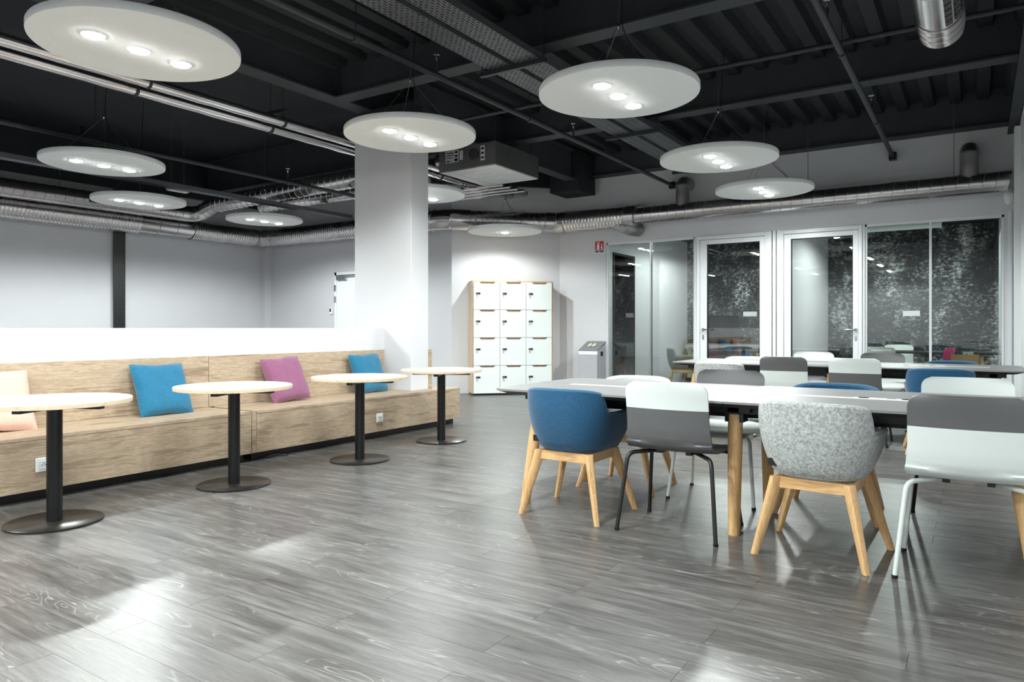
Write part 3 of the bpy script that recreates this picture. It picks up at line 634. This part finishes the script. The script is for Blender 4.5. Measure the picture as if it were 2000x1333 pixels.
# ------------------------------------------------------------ long tables
def long_table(x0, x1, y0, y1, label):
    TZ = .745; cx, cy = (x0+x1)/2, (y0+y1)/2; hx, hy = (x1-x0)/2, (y1-y0)/2
    t = thing('long_table', label, 'table', (cx, cy, 0), group='long work tables')
    R_ = .10; g = .035
    def panel(sx, sy):
        # quarter top with one rounded outer corner
        pts = []
        for i in range(8):
            a = PI/2*i/7; pts.append((sx*(hx-R_+R_*math.cos(a)), sy*(hy-R_+R_*math.sin(a))))
        pts = [(sx*.0015, sy*g), (sx*hx, sy*g)]+pts+[(sx*.0015, sy*hy)]
        return pts
    for sx in (-1, 1):
        for sy in (-1, 1):
            bm = bmesh.new(); prism(bm, panel(sx, sy), TZ-.012, TZ); o = obj('top_panel', bm, 'lam', t)
            bm = bmesh.new(); pts = panel(sx, sy); lo = [bm.verts.new((x*.955 if abs(x) > .1 else x, y*.93 if abs(y) > .1 else y, TZ-.034)) for x, y in pts]; hi = [bm.verts.new((x, y, TZ-.012)) for x, y in pts]; n = len(pts)
            bm.faces.new(lo); bm.faces.new(hi)
            for i in range(n): bm.faces.new((lo[i], lo[(i+1) % n], hi[(i+1) % n], hi[i]))
            obj('bevelled_edge', bm, 'lamedge', o)
    e = .27
    obj('end_infill', B((-hx+.002, -hx+e, -g+.001, g-.001, TZ-.03, TZ-.0005), (hx-e, hx-.002, -g+.001, g-.001, TZ-.03, TZ-.0005)), 'lam', t)
    obj('wood_strip', B((-hx+e+.002, -.002, -g+.002, g-.002, TZ-.03, TZ+.001), (.002, hx-e-.002, -g+.002, g-.002, TZ-.03, TZ+.001)), 'strip', t)
    for x in (-hx*.44, -hx*.30, hx*.42, hx*.56):
        p = obj('power_box', B((x-.085, x+.085, -g+.003, g-.003, TZ-.01, TZ+.004), bev=.002, seg=1), 'white', t)
        bm = bmesh.new(); lathe(bm, [(.027, TZ+.0042), (.027, TZ+.0062), (.018, TZ+.005)], 20, rmat((x-.03, 0, 0))); obj('socket_ring', bm, 'black', p)
    # black under-frame
    obj('under_frame', B((-hx+.25, hx-.25, -.36, -.31, TZ-.085, TZ-.034), (-hx+.25, hx-.25, .31, .36, TZ-.085, TZ-.034), (-.03, .03, -.40, .40, TZ-.085, TZ-.034), (-hx+.22, -hx+.28, -.40, .40, TZ-.085, TZ-.034), (hx-.28, hx-.22, -.40, .40, TZ-.085, TZ-.034), (-hx+.4, hx-.4, -.16, .16, TZ-.13, TZ-.05)), 'black', t)
    for k in (-1, 0, 1):
        for sy in (-1, 1):
            topx, botx = (k*(hx-.24), k*(hx-.155)); ty, by = sy*(hy-.23), sy*(hy-(.17 if k else .20))
            bm = bmesh.new(); sweep(bm, [(topx, ty, TZ-.05), (topx+(botx-topx)*.5, (ty+by)/2, .36), (botx, by, 0)], [.04, .038, .031], 18); flat(bm); lg = obj('leg', bm, 'ash', t, True)
            obj('leg_bracket', B((topx-.09, topx+.09, ty-.05, ty+.05, TZ-.075, TZ-.034), (topx-.05, topx+.05, ty-.065 if sy > 0 else ty-.03, ty+.03 if sy > 0 else ty+.065, TZ-.13, TZ-.07)), 'black', lg)
def flat(bm):
    for v in bm.verts:
        if v.co.z < .025: v.co.z = 0
long_table(-2.60, .37, 3.71, 4.87, 'long grey topped work table in front with round wooden legs')
long_table(-2.93, .37, 7.74, 8.90, 'long grey topped work table behind, nearer the glass doors')
# ------------------------------------------------------------ armchairs
ME = {}
def arm_shell():
    bm = bmesh.new(); NS = 56; T = .042
    def smooth(a, b, x):
        x = min(1, max(0, (x-a)/(b-a))); return x*x*(3-2*x)
    def top(s):
        a = abs(s); return .772-.022*min(1, a/.5)**3-.118*smooth(.49, .59, a)-.0*a-.05*smooth(.93, 1.0, a)
    def plan(s, w, b, yf):
        a = abs(s); sg = 1 if s >= 0 else -1; k = .74
        if a < k:
            th = a/k*PI/2; n = 2/2.7; return (sg*w*math.sin(th)**n, b*math.cos(th)**n)
        q = (a-k)/(1-k); return (sg*(w-.012*q*q), yf*q)
    cols = []
    for i in range(NS+1):
        s = -1+2*i/NS; tz = top(s); col = []
        zb = .385; rows = 9
        # outer wall, bottom to top
        col.append((*plan(s, .10, -.10, .10), zb))
        col.append((*plan(s, .175, -.165, .155), zb+.004))
        for r in range(rows+1):
            f = r/rows; z = zb+.03+(tz-.012-zb-.03)*f; u = (z-zb)/.39; e = 1-(1-min(1, u*1.15))**2.2
            col.append((*plan(s, .205+.084*e, -.195-.075*e, .17+.075*min(1, u/.6)), z))
        wo, bo = .205+.084, -.27; u = (tz-zb)/.39; e = 1-(1-min(1, u*1.15))**2.2
        yf = .17+.075*min(1, u/.6)
        for dr, dz in ((.008, -.002), (.02, .002), (.032, -.002)): col.append((*plan(s, .205+.084*e-dr, -.195-.075*e+dr, yf-dr*.3), tz+dz))
        for r in range(7):
            f = r/6; z = tz-.014+(.44-tz+.014)*f; u = max(0, (z-zb)/.39); e = 1-(1-min(1, u*1.15))**2.2
            col.append((*plan(s, .205+.084*e-T, -.195-.075*e+T, .17+.075*min(1, u/.6)-.006), z))
        cols.append([bm.verts.new(p) for p in col])
    for a, b in zip(cols, cols[1:]):
        for r in range(len(a)-1): bm.faces.new((a[r], b[r], b[r+1], a[r+1]))
    for c in (cols[0], cols[-1]):
        n = len(c)
        # close the arm fronts with a strip between outer and inner rows
        o_ = c[1:13]; i_ = c[::-1][:len(c)-13]
        bm.faces.new(c)
    return bm
def arm_seat():
    bm = bmesh.new(); pts = []
    for i in range(29):
        th = PI*i/28; n = 2/2.7; c, s_ = math.cos(th), math.sin(th); pts.append((.20*(1 if c > 0 else -1)*abs(c)**n, -.19*abs(s_)**n))
    pts = pts+[(-.20, .18), (-.17, .225), (0, .24), (.17, .225), (.20, .18)]
    for z0, z1, k0, k1 in ((.388, .40, .9, 1), (.40, .455, 1, 1), (.455, .472, 1, .94)):
        lo = [bm.verts.new((x*k0, y*k0, z0)) for x, y in pts]; hi = [bm.verts.new((x*k1, y*k1, z1)) for x, y in pts]; n = len(pts)
        for i in range(n): bm.faces.new((lo[i], lo[(i+1) % n], hi[(i+1) % n], hi[i]))
        if z0 == .388: bm.faces.new(lo[::-1])
        if z1 == .472: bm.faces.new(hi)
    bmesh.ops.remove_doubles(bm, verts=bm.verts[:], dist=.0005); return bm
def leg_bm(sx, sy):
    bm = bmesh.new(); fx = (.255 if sy < 0 else .28); a = Vector((sx*.165, sy*.165, .388)); b = Vector((sx*fx, sy*.24, 0))
    out = Vector((sx, sy, 0)).normalized(); side = Vector((-sy*sx, 1, 0)).normalized() if False else out.cross(Vector((0, 0, 1)))
    rings = []
    for p, w1, w2 in ((a, .034, .024), (a.lerp(b, .18), .031, .021), (b, .017, .015)):
        r = []
        for k in range(12):
            th = 2*PI*k/12; c, s_ = math.cos(th), math.sin(th); n = .6
            q = p+out*w1*(1 if c > 0 else -1)*abs(c)**n+side*w2*(1 if s_ > 0 else -1)*abs(s_)**n; q.z = p.z; r.append(bm.verts.new(q))
        rings.append(r)
    for u, v in zip(rings, rings[1:]):
        for k in range(12): bm.faces.new((u[k], u[(k+1) % 12], v[(k+1) % 12], v[k]))
    bm.faces.new(rings[0]); bm.faces.new(rings[-1]); return bm
def armchair(x, y, rz, mat, label, group):
    t = thing('armchair', label, 'armchair', (x, y, 0), rz, group)
    def p(name, key, make, m, smooth=True, parent=None):
        if key not in ME: o = obj(name, make(), m, parent or t, smooth); ME[key] = o.data
        else: o = obj(name, ME[key], None, parent or t)
        return o
    sh = p('shell', 'shell'+mat, arm_shell, mat); p('seat_cushion', 'seat'+mat, arm_seat, mat)
    for sx in (-1, 1):
        for sy in (-1, 1): p('leg', 'leg%d%d' % (sx, sy), lambda: leg_bm(sx, sy), 'ash')
    def rails():
        bm = bmesh.new()
        for a, b in (((-.17, -.165), (.17, -.165)), ((-.17, .165), (.17, .165))): addbox(bm, a[0], b[0], a[1]-.014, a[1]+.014, .335, .388)
        for a in (-.165, .165): addbox(bm, a-.014, a+.014, -.165, .165, .335, .388)
        return bm
    p('seat_rail', 'rails', rails, 'ashrail', False)
    p('diagonal_brace', 'brace', lambda: brace_bm(), 'ashrail', False)
    p('fabric_tag', 'tag', lambda: B((-.203, -.16, -.187, -.182, .44, .478)), 'black', False, sh)
    return t
def brace_bm():
    bm = bmesh.new()
    for sx in (-1, 1):
        for sy in (-1, 1): 
            M = rmat((sx*.10, sy*.10, .355), 0, 0, math.atan2(sy, sx)); addbox(bm, -.09, .09, -.013, .013, -.03, .03, M)
    return bm
# ------------------------------------------------------------ two tone shell chairs
PROF = [(-.262, .835), (-.254, .79), (-.244, .74), (-.236, .69), (-.228, .63), (-.220, .57), (-.208, .52), (-.186, .482), (-.150, .456), (-.10, .446), (-.03, .441), (.05, .442), (.12, .447), (.17, .449), (.205, .443), (.228, .425)]
def shell_bm(i0, i1):
    bm = bmesh.new(); NU = 20; T = .011; rows = []
    pr = PROF[i0:i1+1]; sub = []
    for (a, b), (c, d) in zip(pr, pr[1:]):
        for k in range(3): sub.append((a+(c-a)*k/3, b+(d-b)*k/3))
    sub.append(pr[-1])
    S = [v for v in sub]
    def hw(y, z):
        w = .232 if z > .6 else .232+.012*min(1, (.6-z)/.12)
        if z > .775 and y < -.15:
            q = min(1, (z-.775)/.0605); w -= .062*(1-math.sqrt(max(0, 1-q*q)))
        if y > .15: w -= .05*((y-.15)/.08)**2*.6
        return w
    for s in (0, 1):
        g = []
        for k, (y, z) in enumerate(S):
            a = S[max(0, k-1)]; b = S[min(len(S)-1, k+1)]; ty, tz = b[0]-a[0], b[1]-a[1]; L = math.hypot(ty, tz); ny, nz = -tz/L, ty/L
            if ny < 0 and z > .5 or nz < 0 and z <= .5: pass
            ny, nz = (-tz/L, ty/L); w = hw(y, z); row = []
            for i in range(NU+1):
                u = i/NU*2-1; curve = .028*(u*u) if z > .5 else .012*u*u*(1-abs(z-.445)*2)
                back = z > .5
                row.append(bm.verts.new((u*w, y+ny*T*s+(curve if back else 0), z+nz*T*s+(0 if back else curve*.6))))
            g.append(row)
        rows.append(g)
    for s, g in enumerate(rows):
        for a, b in zip(g, g[1:]):
            for i in range(NU): bm.faces.new((a[i], a[i+1], b[i+1], b[i]) if s else (a[i], b[i], b[i+1], a[i+1]))
    A, Bq = rows
    for i in range(NU): bm.faces.new((A[0][i], A[0][i+1], Bq[0][i+1], Bq[0][i])); bm.faces.new((A[-1][i], Bq[-1][i], Bq[-1][i+1], A[-1][i+1]))
    for k in range(len(A)-1):
        for i in (0, NU): bm.faces.new((A[k][i], A[k+1][i], Bq[k+1][i], Bq[k][i]))
    return bm
def tleg(sx, sy):
    path = fillet([(sx*.10, sy*.02, .435), (sx*.236, sy*.175, .43), (sx*.278, sy*.235, .012)], .045, 7); bm = bmesh.new(); sweep(bm, path, .0115, 10); return bm
def shell_chair(x, y, rz, up, low, legs, label, group):
    t = thing('shell_chair', label, 'chair', (x, y, 0), rz, group)
    def p(name, key, make, m, smooth=True, parent=None):
        if key not in ME: o = obj(name, make(), m, parent or t, smooth); ME[key] = o.data
        else: o = obj(name, ME[key], None, parent or t)
        return o
    p('upper_back', 'up'+up, lambda: shell_bm(0, 3), up); p('seat_shell', 'low'+low, lambda: shell_bm(3, len(PROF)-1), low)
    for sx in (-1, 1):
        for sy in (-1, 1):
            l = p('leg', 'tleg%d%d%s' % (sx, sy, legs), lambda: tleg(sx, sy), legs)
            def glide():
                bm = bmesh.new(); lathe(bm, [(.012, 0), (.0135, .003), (.0135, .016)], 12, rmat((sx*.2785, sy*.2355, 0))); return bm
            p('foot_glide', 'glide%d%d' % (sx, sy), glide, 'rubber', True, l)
    p('seat_support', 'supp', lambda: B((-.10, -.07, -.10, .10, .43, .447), (.07, .10, -.10, .10, .43, .447), (-.07, .07, -.02, .02, .432, .446)), 'black', False)
    return t
G1 = 'chairs with their backs to the viewer at the front long table'; G2 = 'chairs on the far side of the front long table'
G3 = 'chairs with their backs to the viewer at the rear long table'; G4 = 'chairs on the far side of the rear long table'
armchair(-2.07, 3.885, 0, 'blue', 'petrol blue upholstered armchair at the near left end of the front table', G1)
shell_chair(-1.41, 3.875, 0, 'whitepl', 'greypl', 'black', 'two tone chair with white top, grey seat and black legs at the front table', G1)
armchair(-.665, 3.86, math.radians(-4), 'grey', 'melange grey upholstered armchair on wooden legs at the front table', G1)
shell_chair(-.035, 3.86, 0, 'greypl', 'whitepl', 'whitepl', 'two tone chair with dark grey top, white seat and white legs at the right edge', G1)
armchair(-2.10, 4.725, PI, 'lgrey', 'pale grey armchair across the front table from the petrol blue armchair', G2)
shell_chair(-1.44, 4.735, PI, 'greypl', 'whitepl', 'whitepl', 'chair with grey top facing us beyond the front table', G2)
armchair(-.76, 4.74, PI, 'blue', 'blue armchair whose rim just shows above the front tabletop', G2)
shell_chair(-.055, 4.74, PI, 'whitepl', 'greypl', 'black', 'chair with white top facing us beyond the right end of the front table', G2)
armchair(-2.27, 7.56, 0, 'grey', 'grey armchair at the left end of the rear table, behind a grey topped chair', G3)
shell_chair(-1.66, 7.78, 0, 'greypl', 'whitepl', 'whitepl', 'chair with dark grey top and white lower back at the rear table', G3)
shell_chair(-1.0, 7.78, 0, 'whitepl', 'greypl', 'black', 'chair with white top and grey lower back at the rear table', G3)
armchair(-.29, 7.50, math.radians(4), 'blue', 'blue armchair at the right of the rear table, seen from behind', G3)
armchair(-2.42, 8.83, PI, 'lgrey', 'pale armchair whose white rim shows beyond the rear table', G4)
shell_chair(-1.68, 9.06, PI, 'whitepl', 'greypl', 'black', 'chair with white top facing us beyond the rear table, before the second glass door', G4)
shell_chair(-.93, 9.06, PI, 'greypl', 'whitepl', 'whitepl', 'chair with grey top facing us beyond the rear table, before the right glazing', G4)
armchair(-.235, 8.84, PI, 'blue', 'blue armchair whose rim shows beyond the right end of the rear table', G4)
# ------------------------------------------------------------ lockers
LW, LH = .452, 1.91
lc = thing('locker_cabinet', 'white twelve door locker cabinet with oak sides against the diagonal wall', 'locker', (-7.06, 9.565, 0), PI/4)
D = .40; W3 = LW*3+.012
obj('carcass', B((-.018, 0, 0, D, .03, LH), (W3, W3+.018, 0, D, .03, LH), (-.018, W3+.018, 0, D, LH-.004, LH+.018), (0, W3, .03, D, .03, LH)), 'lockoak', lc)
obj('plinth', B((0, W3, .03, D-.02, 0, .03)), 'black', lc)
dh = (LH-.035)/4
def door_bm():
    bm = bmesh.new(); h = dh-.006; w = LW-.006; n0, n1, nd = .10, .37, .03
    pts = [(0, 0), (w, 0), (w, h), (n1, h), (n1-.03, h-nd), (n0+.03, h-nd), (n0, h), (0, h)]
    prism(bm, pts, 0, .018, Matrix.Rotation(PI/2, 4, 'X')); return bm
dm = None; lm = None; km = None
for c in range(3):
    for r in range(4):
        loc = (.006+c*LW, 0, .033+r*dh)
        if dm is None: o = obj('door', door_bm(), 'white', lc, loc=loc); dm = o.data
        else: o = obj('door', dm, None, lc, loc=loc)
        if lm is None:
            k = obj('lock', B((.04, .115, -.028, -.018, .255, .285), bev=.003, seg=1), 'black', o); lm = k.data
            e = obj('key', B((.052, .064, -.036, -.028, .262, .278), (.054, .062, -.034, -.031, .20, .262)), 'chrome', o); km = e.data
        else: obj('lock', lm, None, o); obj('key', km, None, o)
# ------------------------------------------------------------ bin and sign
bx0, bx1 = atY(1134, 10.62), atY(1166, 10.62)
bn = thing('waste_bin', 'grey waste bin with a slanted printed lid beside the glazing', 'bin', ((bx0+bx1)/2, 10.75, 0))
bw = .17; bd = .16
bm = bmesh.new(); M = Matrix(((0, 0, 1, 0), (1, 0, 0, 0), (0, 1, 0, 0), (0, 0, 0, 1)))
prism(bm, [(-bd, 0.0), (bd, 0), (bd, .86), (-bd, .74)], -bw, bw, M); bmesh.ops.bevel(bm, geom=bm.edges[:], offset=.004, segments=1, affect='EDGES'); obj('body', bm, 'binb', bn)
bm = bmesh.new(); prism(bm, [(-bd-.006, .745), (bd, .872), (bd, .905), (-bd-.006, .76)], -bw-.004, bw+.004, M); obj('lid', bm, 'bintop', bn)
sl = math.atan2(.145, .32)
bm = bmesh.new(); Mi = rmat((0, -.01, .842), sl)
for x in (-.045, .035):
    lathe(bm, [(.014, 0), (.014, .003)], 12, Mi @ Matrix.Translation((x, .06, 0))); addbox(bm, x-.02, x+.02, -.055, .04, 0, .003, Mi)
    addbox(bm, x+.026, x+.036, -.04, .03, 0, .003, Mi)
obj('lid_band', B((-bw-.003, bw+.003, -bd-.006, -bd+.01, .685, .743)), 'white', bn); obj('pictogram', bm, 'binicon', bn); obj('slot', B((bw-.002, bw+.005, -.03, .05, .66, .735)), 'black', bn)
sx0, sx1 = atY(1162, YG), atY(1180, YG); sz1 = H+(641-471)/F*(YG/(((1171-1000)/F)*SN+CS)); sz0 = H+(641-495)/F*(YG/(((1171-1000)/F)*SN+CS))
sg = thing('extinguisher_sign', 'red and white fire extinguisher sign with a blue strip on the wall above the bin', 'sign', ((sx0+sx1)/2, YG, (sz0+sz1)/2))
sw, shh = (sx1-sx0)/2, (sz1-sz0)/2
obj('board', B((-sw, sw, -.004, 0, -shh, shh)), 'sign', sg); obj('red_field', B((-sw+.006, sw-.006, -.006, -.004, -shh*.45, shh-.006)), 'red', sg)
bm = B((-.045, .0, -.008, -.006, -shh*.36, shh*.45), (-.03, -.012, -.008, -.006, shh*.45, shh*.66), (-.05, .012, -.008, -.006, shh*.66, shh*.76)); addbox(bm, .035, .05, -.008, -.006, -shh*.1, shh*.5); addbox(bm, .03, .06, -.008, -.006, -shh*.3, -shh*.02); obj('extinguisher_symbol', bm, 'sign', sg)
obj('blue_field', B((-sw+.006, -.012, -.006, -.004, -shh*.86, -shh*.55), (.0, sw-.006, -.006, -.004, -shh*.86, -shh*.55)), 'navy', sg)
# ------------------------------------------------------------ inside the meeting rooms
def meet_table(x, y, w, d, z, label):
    t = thing('meeting_table', label, 'table', (x, y, 0), group='meeting room tables')
    bm = bmesh.new(); prism(bm, rrect(w, d, .06), z-.025, z); obj('table_top', bm, 'lamedge', t)
    for sx in (-1, 1):
        for sy in (-1, 1): obj('leg', tubes([[(sx*(w-.16), sy*(d-.14), z-.025), (sx*(w-.08), sy*(d-.08), .0)]], .028, 10), 'ash', t, True)
GM = 'meeting room chairs'
meet_table(-3.55, 12.75, .6, .8, .745, 'dark table with wooden legs seen through the left glass door')
armchair(-4.45, 12.35, math.radians(-70), 'olive', 'grey green armchair on wooden legs behind the left glazing', GM)
armchair(-4.4, 13.15, math.radians(-90), 'olive', 'grey green armchair farther back behind the left glazing', GM)
armchair(-3.45, 11.62, math.radians(10), 'plum', 'plum armchair just inside the left glass door', GM)
armchair(-3.9, 14.0, math.radians(200), 'blue', 'dark blue armchair at the back of the left meeting room', GM)
meet_table(-.75, 13.45, .95, .5, .745, 'dark table with wooden legs behind the right glazing')
shell_chair(-1.35, 12.45, math.radians(20), 'whitepl', 'whitepl', 'whitepl', 'all white chair modelled in place of a chair reflection in the right glazing, left one of the pair', GM)  # this pair stands in for chairs reflected in the glazing
shell_chair(-1.2, 13.95, math.radians(170), 'whitepl', 'whitepl', 'whitepl', 'all white chair modelled in place of a chair reflection in the right glazing, right one of the pair', GM)
shell_chair(-.56, 12.35, math.radians(75), 'pink', 'pink', 'black', 'magenta chair behind the right glazing', GM)
tv = thing('wall_screen', 'black screen on the left meeting room back wall', 'screen', (-4.7, YM-.02, 1.1)); obj('bezel', B((-.5, .5, -.05, 0, -.3, .3), bev=.006, seg=1), 'black', tv); obj('display', B((-.48, .48, -.054, -.05, -.28, .28)), 'screen', tv)
sb = thing('sideboard', 'low grey sideboard under the screen in the left meeting room', 'cabinet', (-4.4, YM-.25, 0)); obj('carcass', B((-.8, .8, -.2, .22, .06, .8), bev=.004, seg=1), 'bintop', sb)
for i in range(3): obj('door', B((-.79+i*.53, -.27+i*.53, -.22, -.2, .08, .78)), 'binb', sb)
obj('plinth', B((-.76, .76, -.17, .2, 0, .06)), 'black', sb)
ped = thing('pedestal', 'black pedestal cabinet under the cardboard box behind the right glazing', 'cabinet', (.0, 13.0, 0)); 
ped.location = (atY(1885, 11.75), 11.75, 0)
obj('carcass', B((-.2, .2, -.18, .2, .02, .60), bev=.004, seg=1), 'black', ped)
for i in range(3): d_ = obj('drawer', B((-.19, .19, -.195, -.18, .04+i*.19, .215+i*.19)), 'lamedge', ped); obj('handle', B((-.06, .06, -.205, -.195, .17+i*.19, .18+i*.19)), 'chrome', d_)
cb = thing('cardboard_box', 'open brown cardboard box full of cables behind the right glazing', 'box', (ped.location.x, 11.75, .60))
obj('carton', B((-.17, .17, -.13, -.125, 0, .16), (-.17, .17, .125, .13, 0, .16), (-.17, -.165, -.13, .13, 0, .16), (.165, .17, -.13, .13, 0, .16), (-.17, .17, -.13, .13, 0, .006)), 'card', cb)
bm = bmesh.new()
for i in range(7):
    a = i*.9; sweep(bm, fillet([(-.13+.03*i, -.06, .05), (-.12+.03*i, 0, .2+.03*(i % 3)), (.02*i-.05, .05, .22), (.1-.02*i, 0, .1)], .08, 6), .006, 6)
obj('cable', bm, 'black', cb); obj('plug_adapter', B((-.03, .1, -.03, .03, .13, .2), bev=.008), 'binb', cb)
for i, (px, y, z) in enumerate(((1465, YM, 1.42), (1780, YM, 1.40))):
    pl = thing('wall_plate', ('small white lettered plate on dark wallpaper behind the left glass door', 'small white lettered plate on dark wallpaper behind the right glazing')[i], 'plate', (atY(px, YM), YM, z))
    p_ = obj('plate', B((-.14, .14, -.012, 0, -.05, .05), bev=.003, seg=1), 'sign', pl)
rl = thing('support_rail', 'black rail above the upper spiral duct on the far left wall', 'rail', (-11.72, 0, 3.42)); obj('bar', B((-.02, .02, YF+.3, 7.2, -.025, .025)), 'black', rl)
for y in (3.0, 5.6): obj('drop_rod', B((-.015, .015, y-.02, y+.02, .025, .86)), 'black', rl)
w4 = bpy.data.objects.new('window_4', None); COL.objects.link(w4); w4.location = (GX0-.02, 0, 0); struct(w4, 'narrow tinted side pane inside the left meeting room', 'window')
obj('frame', B((0, .02, 11.30, 11.34, .02, 2.45), (0, .02, 12.18, 12.22, .02, 2.45), (0, .02, 11.34, 12.18, 2.41, 2.45), (0, .02, 11.34, 12.18, .02, .06)), 'rubber', w4); obj('pane', B((.012, .016, 11.34, 12.18, .06, 2.41)), 'glass', w4); obj('tinted_film', B((.002, .006, 11.34, 12.18, .06, 2.41)), 'bintop', w4)
wl = thing('wall_lamp', 'small white oval lamp on the wall at the end of the glazing duct', 'lamp', (atY(1971, 10.9), YG, 2.79)); bm = bmesh.new(); lathe(bm, [(.02, -.1), (.05, -.07), (.06, 0), (.05, .07), (.02, .1)], 16, rmat((0, -.06, 0))); obj('cover', bm, 'white', wl, True); obj('mount', B((-.03, .03, -.03, 0, -.05, .05)), 'binb', wl)
wf = bpy.data.objects.new('window_3', None); COL.objects.link(wf); wf.location = (GX1+.02, 12.4, 0); struct(wf, 'white framed window in the side wall of the right meeting room', 'window')
obj('frame', B((-.04, 0, -.5, -.42, .9, 2.5), (-.04, 0, .42, .5, .9, 2.5), (-.04, 0, -.42, .42, .9, .98), (-.04, 0, -.42, .42, 2.42, 2.5)), 'alu', wf); obj('pane', B((-.02, -.012, -.42, .42, .98, 2.42)), 'fog', wf)
bl = thing('roller_blind', 'rolled up pale blind under the ceiling behind the right glazing', 'blind', (atY(1752, 11.35), 11.35, 2.55)); bm = bmesh.new(); sweep(bm, [(-.62, 0, 0), (.52, 0, 0)], .045, 16); obj('roll', bm, 'fog', bl, True)
obj('bracket', B((-.64, -.62, -.05, .05, -.05, .45), (.52, .54, -.05, .05, -.05, .45)), 'alu', bl)
for i, (x, y) in enumerate(((-3.9, 13.0), (-1.1, 13.0))):  # lamps added out of sight above the glazing to brighten both rooms
    pendant(x, y, 2.925, 3.0, ('unseen round white lamp added to light the left meeting room', 'unseen round white lamp added to light the right meeting room')[i], (-.28, .28), 1.3, 'added meeting room lamps')
